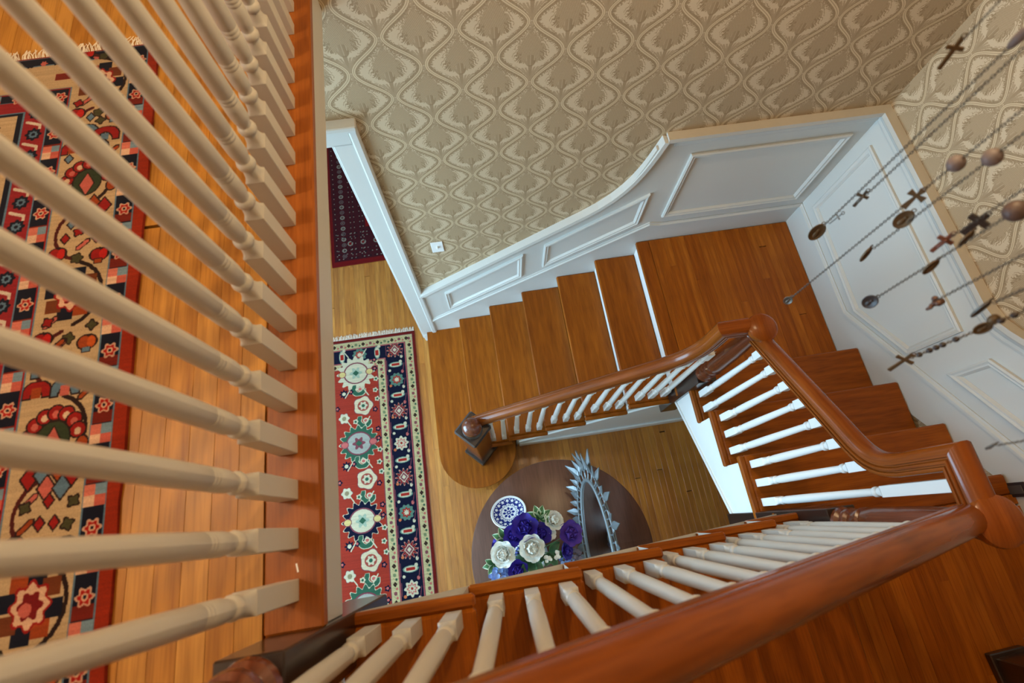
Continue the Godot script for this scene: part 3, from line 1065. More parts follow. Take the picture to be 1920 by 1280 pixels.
func rail_profile() -> Array:
	var half := [Vector2(0.026, 0.0), Vector2(0.0315, 0.002), Vector2(0.0335, 0.006), Vector2(0.0330, 0.012), Vector2(0.0255, 0.0148), Vector2(0.0255, 0.0188), Vector2(0.0345, 0.0205), Vector2(0.0350, 0.0270), Vector2(0.0270, 0.0308), Vector2(0.0270, 0.0342), Vector2(0.0345, 0.0365), Vector2(0.0345, 0.0440), Vector2(0.0305, 0.0540), Vector2(0.0215, 0.0630), Vector2(0.0085, 0.0680)]
	var out := []
	for q in half: out.append(q)
	half.reverse()
	for q in half: out.append(Vector2(-q.x, q.y))
	return out


func curve_pts(a: Vector3, c1: Vector3, c2: Vector3, b: Vector3, n: int) -> Array:
	var out := []
	for i in range(1, n + 1): out.append(a.bezier_interpolate(c1, c2, b, float(i) / n))
	return out


func newel(label: String, x: float, z: float, y: float, drop: float, btop: float, top: float) -> void:
	var o := thing("newel_post", label, "newel post", Vector3(x, y, z))
	var s := st()
	box(s, Vector3(-0.053, -drop, -0.053), Vector3(0.053, btop, 0.053), 0.003, 1)
	put("block", done(s), M.dark, o)
	s = st()
	lathe(s, [Vector2(0, -drop - 0.085), Vector2(0.018, -drop - 0.078), Vector2(0.030, -drop - 0.055), Vector2(0.028, -drop - 0.035), Vector2(0.016, -drop - 0.022), Vector2(0.040, -drop - 0.012), Vector2(0.040, -drop), Vector2(0, -drop)], 18)
	put("drop_finial", done(s), M.dark, o)
	var h := top - btop
	s = st()
	lathe(s, [Vector2(0.053, btop), Vector2(0.050, btop + 0.012), Vector2(0.034, btop + 0.022), Vector2(0.034, btop + 0.03), Vector2(0.046, btop + 0.036), Vector2(0.049, btop + 0.046), Vector2(0.046, btop + 0.056), Vector2(0.034, btop + 0.062)], 20)
	put("collar", done(s), M.shaft, o)
	s = st()
	lathe(s, [Vector2(0.034, btop + 0.060), Vector2(0.040, btop + 0.075), Vector2(0.044, btop + 0.10), Vector2(0.048, btop + 0.115), Vector2(0.048, btop + 0.125), Vector2(0.040, btop + 0.130), Vector2(0.046, btop + 0.145), Vector2(0.047, btop + 0.20), Vector2(0.043, btop + h * 0.6), Vector2(0.034, top - 0.10), Vector2(0.032, top - 0.085), Vector2(0.044, top - 0.078), Vector2(0.046, top - 0.070), Vector2(0.042, top - 0.062), Vector2(0.034, top - 0.058), Vector2(0.036, top - 0.03)], 20)
	put("shaft", done(s), M.shaft, o)
	s = st()
	lathe(s, [Vector2(0.0, top - 0.060), Vector2(0.030, top - 0.060), Vector2(0.046, top - 0.052), Vector2(0.060, top - 0.034), Vector2(0.064, top - 0.020), Vector2(0.062, top - 0.008), Vector2(0.050, top + 0.002), Vector2(0.0, top + 0.008)], 28)
	put("cap", flat_uv(done(s), 2.0), M.rail, o)


# lay the grain flat across a turned piece
func flat_uv(m: ArrayMesh, k: float) -> ArrayMesh:
	var t := MeshDataTool.new()
	t.create_from_surface(m, 0)
	for i in t.get_vertex_count():
		var p := t.get_vertex(i)
		t.set_vertex_uv(i, Vector2(p.x * k + p.y, p.z * k * 0.25))
	m.clear_surfaces()
	t.commit_to_surface(m)
	return m


func balustrades() -> void:
	var prof := rail_profile()
	var hb := 0.69
	# newel at the foot, set diagonally on the bullnose
	var o := thing("newel_post", "dark square newel with a polished ball on the rounded bottom step", "newel post", Vector3(0.552, RI, 1.090), PI / 4)
	put("plinth", boxm(Vector3(-0.092, 0, -0.092), Vector3(0.092, 0.07, 0.092), 0.006, 1), M.dark, o)
	put("shaft", boxm(Vector3(-0.070, 0.07, -0.070), Vector3(0.070, 0.90, 0.070), 0.006, 1), M.shaft, o)
	var s := st()
	box(s, Vector3(-0.074, 0.865, -0.074), Vector3(0.074, 0.90, 0.074), 0.006)
	box(s, Vector3(-0.086, 0.90, -0.086), Vector3(0.086, 0.935, 0.086), 0.010)
	put("cap", done(s), M.dark, o)
	s = st()
	lathe(s, [Vector2(0.064, 0.935), Vector2(0.064, 0.943), Vector2(0.054, 0.949), Vector2(0.046, 0.954), Vector2(0.046, 0.96)], 28)
	put("ball_ring", done(s), M.dark, o)
	s = st()
	ball(s, Vector3(0, 1.004, 0), Vector3.ONE * 0.061, 28, 18)
	put("ball", done(s), M.shaft, o)
	newel("turned newel with round cap at the lower corner landing", 1.875, 1.066, 7 * RI, 0.41, 0.34, 1.03)
	newel("turned newel with round cap at the upper corner landing, nearest right edge", 1.885, 1.850, 11 * RI, 0.51, 0.38, 0.995)
	newel("dark newel block at the head of the stairs beside the gallery edge", 0.2985, 1.853, YG, 0.475, 0.175, 0.93)

	# flight one
	var b := thing("balustrade", "balustrade of the lowest flight with curved rail and pale grey balusters", "balustrade")
	var path := [Vector3(0.585, n1(0.585) + hb, 1.045), Vector3(1.56, n1(1.56) + hb, 1.045)]
	path.append_array(curve_pts(path[1], Vector3(1.68, n1(1.68) + hb, 1.045), Vector3(1.745, 1.93, 1.045), Vector3(1.752, 2.12, 1.045), 10))
	path.append(Vector3(1.752, 2.208, 1.045))
	path.append(Vector3(1.83, 2.208, 1.045))
	s = st()
	sweep(s, prof, path, Vector3(0, 0, 1))
	put("handrail", done(s), M.rail, b)
	var bal := {}
	for i in 3:
		bal[i] = baluster_mesh(hb + [0.065, 0.150, 0.232][i] * RI / GO, 0.0175, 0.125, 0.095, 0.0)
	for k in range(2, 7):
		for i in 3:
			if k == 2 and i == 0: continue
			put("baluster", bal[i], M.white, b, Transform3D(Basis(), Vector3(XA + (k - 1) * GO + [0.065, 0.150, 0.232][i], k * RI, 1.045)))
	# flight two
	b = thing("balustrade", "balustrade of the middle flight with swan-neck rail and bright white balusters", "balustrade")
	path = [Vector3(1.88, n2(1.10) + hb + 0.0, 1.10), Vector3(1.88, n2(1.53) + hb, 1.53)]
	path.append_array(curve_pts(path[1], Vector3(1.88, n2(1.645) + hb, 1.645), Vector3(1.88, 2.57, 1.715), Vector3(1.88, 2.72, 1.722), 10))
	path.append(Vector3(1.88, 2.882, 1.722))
	path.append(Vector3(1.88, 2.882, 1.81))
	s = st()
	sweep(s, prof, path, Vector3(-1, 0, 0))
	put("handrail", done(s), M.rail, b)
	for i in 3:
		bal[i] = baluster_mesh(hb + [0.047, 0.134, 0.221][i] * RI / GO, 0.0175, 0.125, 0.095, 0.0)
	bal[3] = baluster_mesh(2.886 - 10 * RI, 0.0175, 0.125, 0.30, 0.0)     # the last one reaches the swan neck
	for k in range(8, 11):
		for i in 3:
			if k == 8 and i == 0: continue
			put("baluster", bal[3 if k == 10 and i == 2 else i], M.white, b, Transform3D(Basis(), Vector3(1.893, k * RI, ZB + (k - 8) * GO + [0.047, 0.134, 0.221][i])))
	# flight three
	b = thing("balustrade", "balustrade of the uppermost flight with thick rail crossing the lower right", "balustrade")
	path = [Vector3(1.85, n3(1.85) + hb - 0.004, 1.838), Vector3(1.70, n3(1.70) + hb, 1.838)]
	for i in range(1, 6): path.append(Vector3(1.70 - i * 0.26, n3(1.70 - i * 0.26) + hb, 1.838))
	path.append(Vector3(0.34, n3(0.34) + hb, 1.838))
	s = st()
	sweep(s, prof, path, Vector3(0, 0, -1))
	put("handrail", done(s), M.rail, b)
	for i in 3:
		bal[i] = baluster_mesh(hb + [0.047, 0.134, 0.221][i] * RI / GO, 0.0175, 0.125, 0.098, 0.0)
	for k in range(12, 18):
		for i in 3:
			if k == 12 and i == 0: continue
			put("baluster", bal[i], M.cream_and_lamplit, b, Transform3D(Basis(), Vector3(XC - (k - 12) * GO - [0.047, 0.134, 0.221][i], k * RI, 1.849)))
	# gallery
	b = thing("balustrade", "long gallery balustrade of cream turned balusters across the left side", "balustrade")
	var gm := baluster_mesh(0.84, 0.019, 0.165, 0.05, 0.085)
	for i in 20:
		var z := 1.730 - i * 0.0905
		if z > 0.0: put("baluster", gm, M.cream_and_lamplit, b, Transform3D(Basis(), Vector3(0.286, YG, z)))
	s = st()
	sweep(s, prof, [Vector3(0.286, YG + 0.838, 1.83), Vector3(0.286, YG + 0.838, 0.0)], Vector3(1, 0, 0))
	put("handrail", done(s), M.rail, b)
	var sc := thing("paper_scrap", "tiny white paper sliver lying on the gallery nosing between two balusters", "scrap", Vector3(0.302, YG, 1.692), 0.2)
	put("sliver", boxm(Vector3(-0.0015, 0, -0.008), Vector3(0.0015, 0.0012, 0.008), 0.0003), M.riser, sc)
	# dark post on the upper landing
	var p := thing("pedestal", "dark brown square pedestal standing on the upper landing at lower right", "pedestal", Vector3(2.55, 11 * RI, 2.50), 0.05)
	put("post", boxm(Vector3(-0.06, 0.02, -0.06), Vector3(0.06, 0.78, 0.06), 0.004, 1), M.dark, p)
	put("foot", boxm(Vector3(-0.075, 0, -0.075), Vector3(0.075, 0.03, 0.075), 0.004), M.dark, p)
	put("top", boxm(Vector3(-0.10, 0.78, -0.10), Vector3(0.10, 0.81, 0.10), 0.006), M.dark, p)


# ------------------------------------------------------------------ rugs
var im: Image
var ppm := 400.0      # pixels per metre of the picture being woven
const INK := Color(0.16, 0.09, 0.07)


func px(x: float) -> int: return int(roundf(x * ppm))


func rect(x0: float, y0: float, x1: float, y1: float, c: Color) -> void:
	im.fill_rect(Rect2i(px(x0), px(y0), px(x1) - px(x0), px(y1) - px(y0)), c)


func shape(cx: float, cy: float, r: float, c: Color, inside: Callable) -> void:
	for y in range(maxi(0, px(cy - r)), mini(im.get_height(), px(cy + r) + 1)):
		for x in range(maxi(0, px(cx - r)), mini(im.get_width(), px(cx + r) + 1)):
			if inside.call(x / ppm - cx, y / ppm - cy): im.set_pixel(x, y, c)


func oval(cx: float, cy: float, rx: float, ry: float, c: Color) -> void:
	shape(cx, cy, maxf(rx, ry), c, func(x, y): return (x / rx) * (x / rx) + (y / ry) * (y / ry) <= 1.0)


func lozenge(cx: float, cy: float, rx: float, ry: float, c: Color) -> void:
	shape(cx, cy, maxf(rx, ry), c, func(x, y): return absf(x) / rx + absf(y) / ry <= 1.0)


func rosette(cx: float, cy: float, r: float, n: int, depth: float, c: Color, turn := 0.0, sy := 1.0) -> void:
	shape(cx, cy, r * maxf(1.0, sy), c, func(x, y):
		var yy: float = y / sy
		return sqrt(x * x + yy * yy) <= r * (1.0 - depth * (0.5 - 0.5 * cos(n * (atan2(yy, x) + turn)))))


func stroke(x0: float, y0: float, x1: float, y1: float, w: float, c: Color) -> void:
	var n := int(maxf(absf(x1 - x0), absf(y1 - y0)) * ppm) + 1
	var h := maxi(1, px(w))
	for i in n + 1:
		var t := float(i) / n
		im.fill_rect(Rect2i(px(lerpf(x0, x1, t)) - h / 2, px(lerpf(y0, y1, t)) - h / 2, h, h), c)


func bow(cx: float, cy: float, r: float, a0: float, a1: float, w: float, c: Color) -> void:
	var n := 10
	for i in n:
		var a := lerpf(a0, a1, float(i) / n)
		var b := lerpf(a0, a1, float(i + 1) / n)
		stroke(cx + r * cos(a), cy + r * sin(a), cx + r * cos(b), cy + r * sin(b), w, c)


func woven(w: int, h: int, ground: Color) -> void:
	im = Image.create_empty(w, h, false, Image.FORMAT_RGB8)
	im.fill(ground)


func finish_weave(sd: int) -> ImageTexture:
	# slight dye variation from knot row to knot row
	var nz := FastNoiseLite.new(); nz.seed = sd; nz.frequency = 0.6
	var d := im.get_data()
	var w := im.get_width()
	var k := 0
	for y in im.get_height():
		var row := nz.get_noise_1d(y * 0.35) * 0.10
		for x in w:
			var f := 1.0 + row + nz.get_noise_2d(x, y) * 0.16
			d[k] = mini(255, int(d[k] * f)); d[k + 1] = mini(255, int(d[k + 1] * f)); d[k + 2] = mini(255, int(d[k + 2] * f))
			k += 3
	return ImageTexture.create_from_image(Image.create_from_data(w, im.get_height(), false, Image.FORMAT_RGB8, d))


func rug_mesh(w: float, l: float, h: float, sd: int) -> ArrayMesh:
	# x from 0 to w, z from 0 to l, gently uneven edges and surface
	var nz := FastNoiseLite.new(); nz.seed = sd; nz.frequency = 1.6
	var s := st()
	s.set_smooth_group(0)
	var nx := 24
	var nl := 48
	var P := func(i: int, j: int, low: bool) -> Vector3:
		var x := w * i / nx
		var z := l * j / nl
		var e := 0.004 * nz.get_noise_2d(z * 3.0, 7.0 + i)
		if i > 0 and i < nx: e = 0.0
		return Vector3(x + e, 0.0 if low else h + 0.002 * nz.get_noise_2d(x * 2.0, z * 2.0), z)
	for i in nx:
		for j in nl:
			quad(s, P.call(i, j, false), P.call(i, j + 1, false), P.call(i + 1, j + 1, false), P.call(i + 1, j, false), Vector2(float(i) / nx, float(j) / nl), Vector2(float(i) / nx, float(j + 1) / nl), Vector2(float(i + 1) / nx, float(j + 1) / nl), Vector2(float(i + 1) / nx, float(j) / nl))
	s.set_smooth_group(-1)
	for j in nl:
		for e in [0, nx]:
			var u: float = 0.004 if e == 0 else 0.996
			var q := [P.call(e, j, false), P.call(e, j + 1, false), P.call(e, j + 1, true), P.call(e, j, true)]
			quad(s, q[0], q[1], q[2], q[3], Vector2(u, float(j) / nl), Vector2(u, float(j + 1) / nl), Vector2(u, float(j + 1) / nl), Vector2(u, float(j) / nl))
	for i in nx:
		for e in [0, nl]:
			var q := [P.call(i, e, false), P.call(i + 1, e, false), P.call(i + 1, e, true), P.call(i, e, true)]
			quad(s, q[0], q[1], q[2], q[3], Vector2(float(i) / nx, 0.002), Vector2(float(i + 1) / nx, 0.002), Vector2(float(i + 1) / nx, 0.002), Vector2(float(i) / nx, 0.002))
	return done(s)


func fringe_mesh(w: float, length: float, sd: int, pitch := 0.004) -> ArrayMesh:
	var r := RandomNumberGenerator.new()
	r.seed = sd
	var s := st()
	var n := int(w / pitch)
	for i in n:
		var x := i * pitch
		var p := Vector3(x, 0.004, 0)
		var dx := r.randf_range(-0.35, 0.35)
		var L := length * r.randf_range(0.75, 1.1)
		for k in 4:
			var q := p + Vector3(dx * L / 4.0, (0.003 if k == 0 else -0.0012 if k > 1 else 0.001), -L / 4.0)
			q.y = maxf(q.y, 0.0015)
			dx += r.randf_range(-0.35, 0.35)
			var u := Vector3(0.0013, 0, 0)
			var v := Vector3(0, 0.0012, 0)
			quad(s, p - u, q - u, q + v, p + v)
			quad(s, p + v, q + v, q + u, p + u)
			quad(s, p + u, q + u, q - u, p - u)
			p = q
	return done(s)


func rug(called: String, label: String, tex: Texture2D, w: float, l: float, at: Vector3, turn: float, fringe: float, sd: int) -> void:
	var o := thing(called, label, "rug", at, turn)
	var m := mat(c8(226, 224, 220), 0.95, tex, 0.0, 0.2)
	m.rim_enabled = true
	m.rim = 0.25
	m.rim_tint = 0.7
	put("pile", rug_mesh(w, l, 0.008, sd), m, o)
	if fringe > 0.0:
		tag(put("fringe", fringe_mesh(w, fringe, sd), M.fringe, o), "", "", "", "stuff")


func guard_flowers(x: float, y0: float, y1: float, step: float, r: float, along_x := false) -> void:
	var i := 0
	var t := y0
	while t < y1:
		var cx := t if along_x else x
		var cy := x if along_x else t
		match i % 2:
			0:
				rosette(cx, cy, r, 6, 0.30, Color(0.80, 0.62, 0.52))
				rosette(cx, cy, r * 0.74, 6, 0.35, Color(0.66, 0.10, 0.07))
				oval(cx, cy, r * 0.36, r * 0.36, Color(0.84, 0.66, 0.54))
				oval(cx, cy, r * 0.16, r * 0.16, Color(0.10, 0.09, 0.14))
			1:
				var q := r * 0.55
				for e in [[-1, -1, Color(0.82, 0.45, 0.38)], [1, -1, Color(0.46, 0.56, 0.62)], [-1, 1, Color(0.86, 0.70, 0.58)], [1, 1, Color(0.76, 0.36, 0.30)]]:
					rect(cx + (e[0] - 1) * q, cy + (e[1] - 1) * q, cx + (e[0] + 1) * q, cy + (e[1] + 1) * q, e[2])
		t += step
		i += 1


func runner_texture() -> ImageTexture:
	var W := 0.74
	var L := 2.2
	ppm = 560.0
	var red := Color(0.58, 0.16, 0.045)
	var navy := Color(0.055, 0.065, 0.13)
	var cream := Color(0.74, 0.63, 0.48)
	var blue := Color(0.36, 0.47, 0.55)
	var pink := Color(0.76, 0.38, 0.33)
	var crim := Color(0.58, 0.09, 0.07)
	var olive := Color(0.27, 0.26, 0.15)
	var rust := Color(0.60, 0.25, 0.08)
	woven(px(W), px(L), red)
	# right edge of the runner is x = W
	var bands := [[0.026, blue], [0.029, navy], [0.069, blue], [0.073, cream], [0.218, blue], [0.222, crim], [0.226, navy], [0.266, blue], [0.270, Color(0.56, 0.12, 0.14)], [0.328, blue], [0.333, navy], [0.345, cream]]
	for b in bands:
		var e: float = b[0]
		var ez: float = maxf(0.004, e * 0.62 - 0.012)
		rect(maxf(0.0, e - 0.0), ez, W - e, L - ez, b[1])
	var y := 0.0
	# little rust ground between the guard motifs
	for t in 40:
		y = 0.02 + t * 0.061
		for ex in [W - 0.049, W - 0.246]:
			if t % 2 == 1: rect(ex - 0.020, y - 0.012, ex + 0.020, y + 0.012, Color(0.45, 0.12, 0.06))
	guard_flowers(W - 0.049, 0.055, L - 0.03, 0.061, 0.019)
	guard_flowers(W - 0.246, 0.155, L - 0.03, 0.061, 0.019)
	guard_flowers(0.145, 0.02, W - 0.24, 0.061, 0.016, true)
	# red band: navy octagons and white hooks
	y = 0.20
	while y < L:
		rosette(W - 0.299, y, 0.021, 8, 0.25, navy)
		rosette(W - 0.299, y, 0.012, 8, 0.2, blue)
		oval(W - 0.299, y, 0.005, 0.005, navy)
		stroke(W - 0.318, y + 0.028, W - 0.285, y + 0.042, 0.008, Color(0.80, 0.74, 0.66))
		stroke(W - 0.285, y + 0.042, W - 0.285, y + 0.052, 0.008, Color(0.80, 0.74, 0.66))
		y += 0.070
	# small end band
	for i in 9:
		rosette(W - 0.06 - i * 0.07, 0.024, 0.012, 6, 0.3, navy)
		rosette(W - 0.095 - i * 0.07, 0.024, 0.010, 6, 0.3, pink)
	# cream border: rosettes, fans and curling stems
	var cx := W - 0.146
	var z0 := 0.305
	# brown vines
	for i in 9:
		var zc := 0.42 - z0 + i * 0.32 - 0.16
		bow(cx - 0.02, zc + 0.16, 0.085, -1.2, 1.2, 0.007, INK)
		bow(cx + 0.02, zc + 0.0, 0.075, 1.9, 4.3, 0.007, Color(0.30, 0.09, 0.06))
	for i in 4:
		var zc := 0.42 - z0 + i * 0.64
		# dark rosette
		for k in 8:
			var a := TAU * k / 8.0 + 0.2
			var q := Vector2(cx + 0.043 * cos(a), zc + 0.05 * sin(a))
			rect(q.x - 0.017, q.y - 0.016, q.x + 0.017, q.y + 0.016, [navy, rust, navy, Color(0.42, 0.20, 0.08)][k % 4])
		rosette(cx, zc, 0.040, 8, 0.22, crim, 0.0, 1.15)
		rosette(cx, zc, 0.035, 8, 0.22, Color(0.84, 0.68, 0.56), 0.0, 1.15)
		rosette(cx, zc, 0.024, 6, 0.3, Color(0.45, 0.06, 0.06), 0.0, 1.1)
		oval(cx - 0.008, zc + 0.006, 0.012, 0.012, pink)
		# tulips and buds
		for e in [[-0.050, 0.105, crim, blue], [0.046, 0.125, rust, blue], [0.050, -0.095, crim, rust], [-0.046, -0.110, crim, olive]]:
			oval(cx + e[0], zc + e[1], 0.023, 0.019, INK)
			oval(cx + e[0] - 0.006, zc + e[1], 0.013, 0.015, e[2])
			oval(cx + e[0] + 0.009, zc + e[1], 0.009, 0.014, Color(e[2].r * 1.25, e[2].g * 1.3, e[2].b * 1.2))
			rect(cx + e[0] - 0.010, zc + e[1] + 0.012, cx + e[0] + 0.010, zc + e[1] + 0.026, INK)
			rect(cx + e[0] - 0.008, zc + e[1] + 0.013, cx + e[0] + 0.008, zc + e[1] + 0.024, e[3])
		for e in [[0.004, 0.110], [0.0, -0.092]]:
			rosette(cx + e[0], zc + e[1], 0.016, 5, 0.25, INK)
			rosette(cx + e[0], zc + e[1], 0.013, 5, 0.25, olive)
		# blue and red bows
		var zb := zc + 0.185
		for e in [[-0.025, 0.0, 0.030, blue, pink], [0.030, 0.014, 0.028, crim, blue], [0.012, 0.048, 0.022, blue, pink], [-0.046, 0.044, 0.020, crim, rust]]:
			bow(cx + e[0], zb + e[1], e[2], PI, TAU, 0.019, INK)
			bow(cx + e[0], zb + e[1], e[2], PI, TAU, 0.014, e[3])
			rect(cx + e[0] - 0.010, zb + e[1] - 0.014, cx + e[0] + 0.010, zb + e[1] + 0.008, e[4])
		# fan palmette half way
		var zf := zc + 0.32
		for k in 7:
			var a := PI + PI * (k + 0.5) / 7.0
			var q := Vector2(cx + 0.050 * cos(a), zf + 0.012 + 0.056 * sin(a))
			oval(q.x, q.y, 0.018, 0.018, INK)
			oval(q.x, q.y, 0.015, 0.015, crim)
			oval(q.x, q.y + 0.003, 0.007, 0.008, pink if k % 2 else Color(0.82, 0.70, 0.58))
		oval(cx, zf + 0.012, 0.036, 0.040, INK)
		oval(cx, zf + 0.012, 0.033, 0.037, Color(0.20, 0.24, 0.15))
		lozenge(cx, zf + 0.018, 0.020, 0.036, INK)
		lozenge(cx, zf + 0.018, 0.017, 0.032, pink)
		for e in [-1, 1]:
			oval(cx + e * 0.060, zf + 0.030, 0.014, 0.018, INK)
			oval(cx + e * 0.060, zf + 0.030, 0.011, 0.015, rust if e > 0 else pink)
		# red and blue leaf cluster after the fan
		for e in [[-0.035, 0.085, crim], [-0.010, 0.080, blue], [0.022, 0.078, rust], [0.048, 0.090, crim], [0.0, 0.108, pink], [0.030, 0.112, blue]]:
			lozenge(cx + e[0], zf + e[1], 0.020, 0.028, INK)
			lozenge(cx + e[0], zf + e[1], 0.016, 0.023, e[2])
	# small leaves and buds that fill the cream ground
	var rr := RandomNumberGenerator.new()
	rr.seed = 19
	for i in 900:
		var q := Vector2(cx + rr.randf_range(-0.066, 0.066), rr.randf_range(0.14, L - 0.1))
		var clear := true
		for e in [[0, 0], [0.013, 0], [-0.013, 0], [0, 0.016], [0, -0.016], [0.009, 0.011], [-0.009, -0.011]]:
			var pc := im.get_pixel(clampi(px(q.x + e[0]), 0, im.get_width() - 1), clampi(px(q.y + e[1]), 0, im.get_height() - 1))
			if absf(pc.r - cream.r) > 0.02: clear = false
		if not clear: continue
		var col: Color = [crim, olive, rust, blue, crim, pink][i % 6]
		match i % 3:
			0:
				lozenge(q.x, q.y, 0.013, 0.017, INK)
				lozenge(q.x, q.y, 0.009, 0.013, col)
			1:
				rosette(q.x, q.y, 0.015, 4, 0.35, INK, i * 0.5)
				rosette(q.x, q.y, 0.011, 4, 0.35, col, i * 0.5)
			2:
				stroke(q.x - 0.012, q.y + 0.010, q.x + 0.010, q.y - 0.010, 0.011, INK)
				stroke(q.x - 0.011, q.y + 0.009, q.x + 0.009, q.y - 0.009, 0.007, col)
	# field
	for i in 40:
		for j in 9:
			var fx := 0.02 + j * 0.045 + 0.02 * (i % 2)
			var fz := 0.235 + i * 0.05
			if fx < W - 0.36:
				var col: Color = [crim, navy, blue, rust, olive, Color(0.84, 0.76, 0.62)][(i * 5 + j * 7) % 6]
				rosette(fx, fz, 0.021, 5 + (i + j) % 3, 0.35, INK, i * 0.7)
				rosette(fx, fz, 0.017, 5 + (i + j) % 3, 0.35, col, i * 0.7)
				oval(fx, fz, 0.006, 0.006, pink if (i + j) % 2 else Color(0.85, 0.76, 0.62))
	return finish_weave(41)


func border_motif(c: Vector2, kind: int, lying: bool) -> void:
	var green := Color(0.19, 0.35, 0.27)
	var pale := Color(0.78, 0.74, 0.62)
	var pink := Color(0.74, 0.38, 0.36)
	var mauve := Color(0.48, 0.24, 0.28)
	match kind:
		0:
			rosette(c.x, c.y, 0.072, 12, 0.42, Color(0.80, 0.60, 0.50))
			rosette(c.x, c.y, 0.064, 12, 0.42, Color(0.50, 0.12, 0.14))
			lozenge(c.x, c.y, 0.040, 0.046, pale)
			lozenge(c.x, c.y, 0.032, 0.036, mauve)
			lozenge(c.x, c.y, 0.018, 0.020, pale)
		1:
			rosette(c.x, c.y, 0.062, 8, 0.26, pale)
			rosette(c.x, c.y, 0.042, 8, 0.35, pink)
			rosette(c.x, c.y, 0.030, 8, 0.35, pale)
			oval(c.x, c.y, 0.010, 0.010, Color(0.6, 0.15, 0.12))
		2:
			rosette(c.x, c.y, 0.064, 10, 0.18, Color(0.34, 0.46, 0.40))
			rosette(c.x, c.y, 0.040, 8, 0.30, Color(0.62, 0.16, 0.13))
			rosette(c.x, c.y, 0.024, 8, 0.40, pale)
		3:
			var rx := 0.026 if lying else 0.062
			var ry := 0.062 if lying else 0.026
			oval(c.x, c.y, rx, ry, green.lightened(0.25))
			oval(c.x, c.y, rx * 0.84, ry * 0.78, pale)
			rect(c.x - rx * 0.55, c.y - ry * 0.35, c.x + rx * 0.55, c.y + ry * 0.45, Color(0.62, 0.15, 0.12))
			oval(c.x + rx * 0.7, c.y - ry * 0.9, 0.014, 0.014, pale)


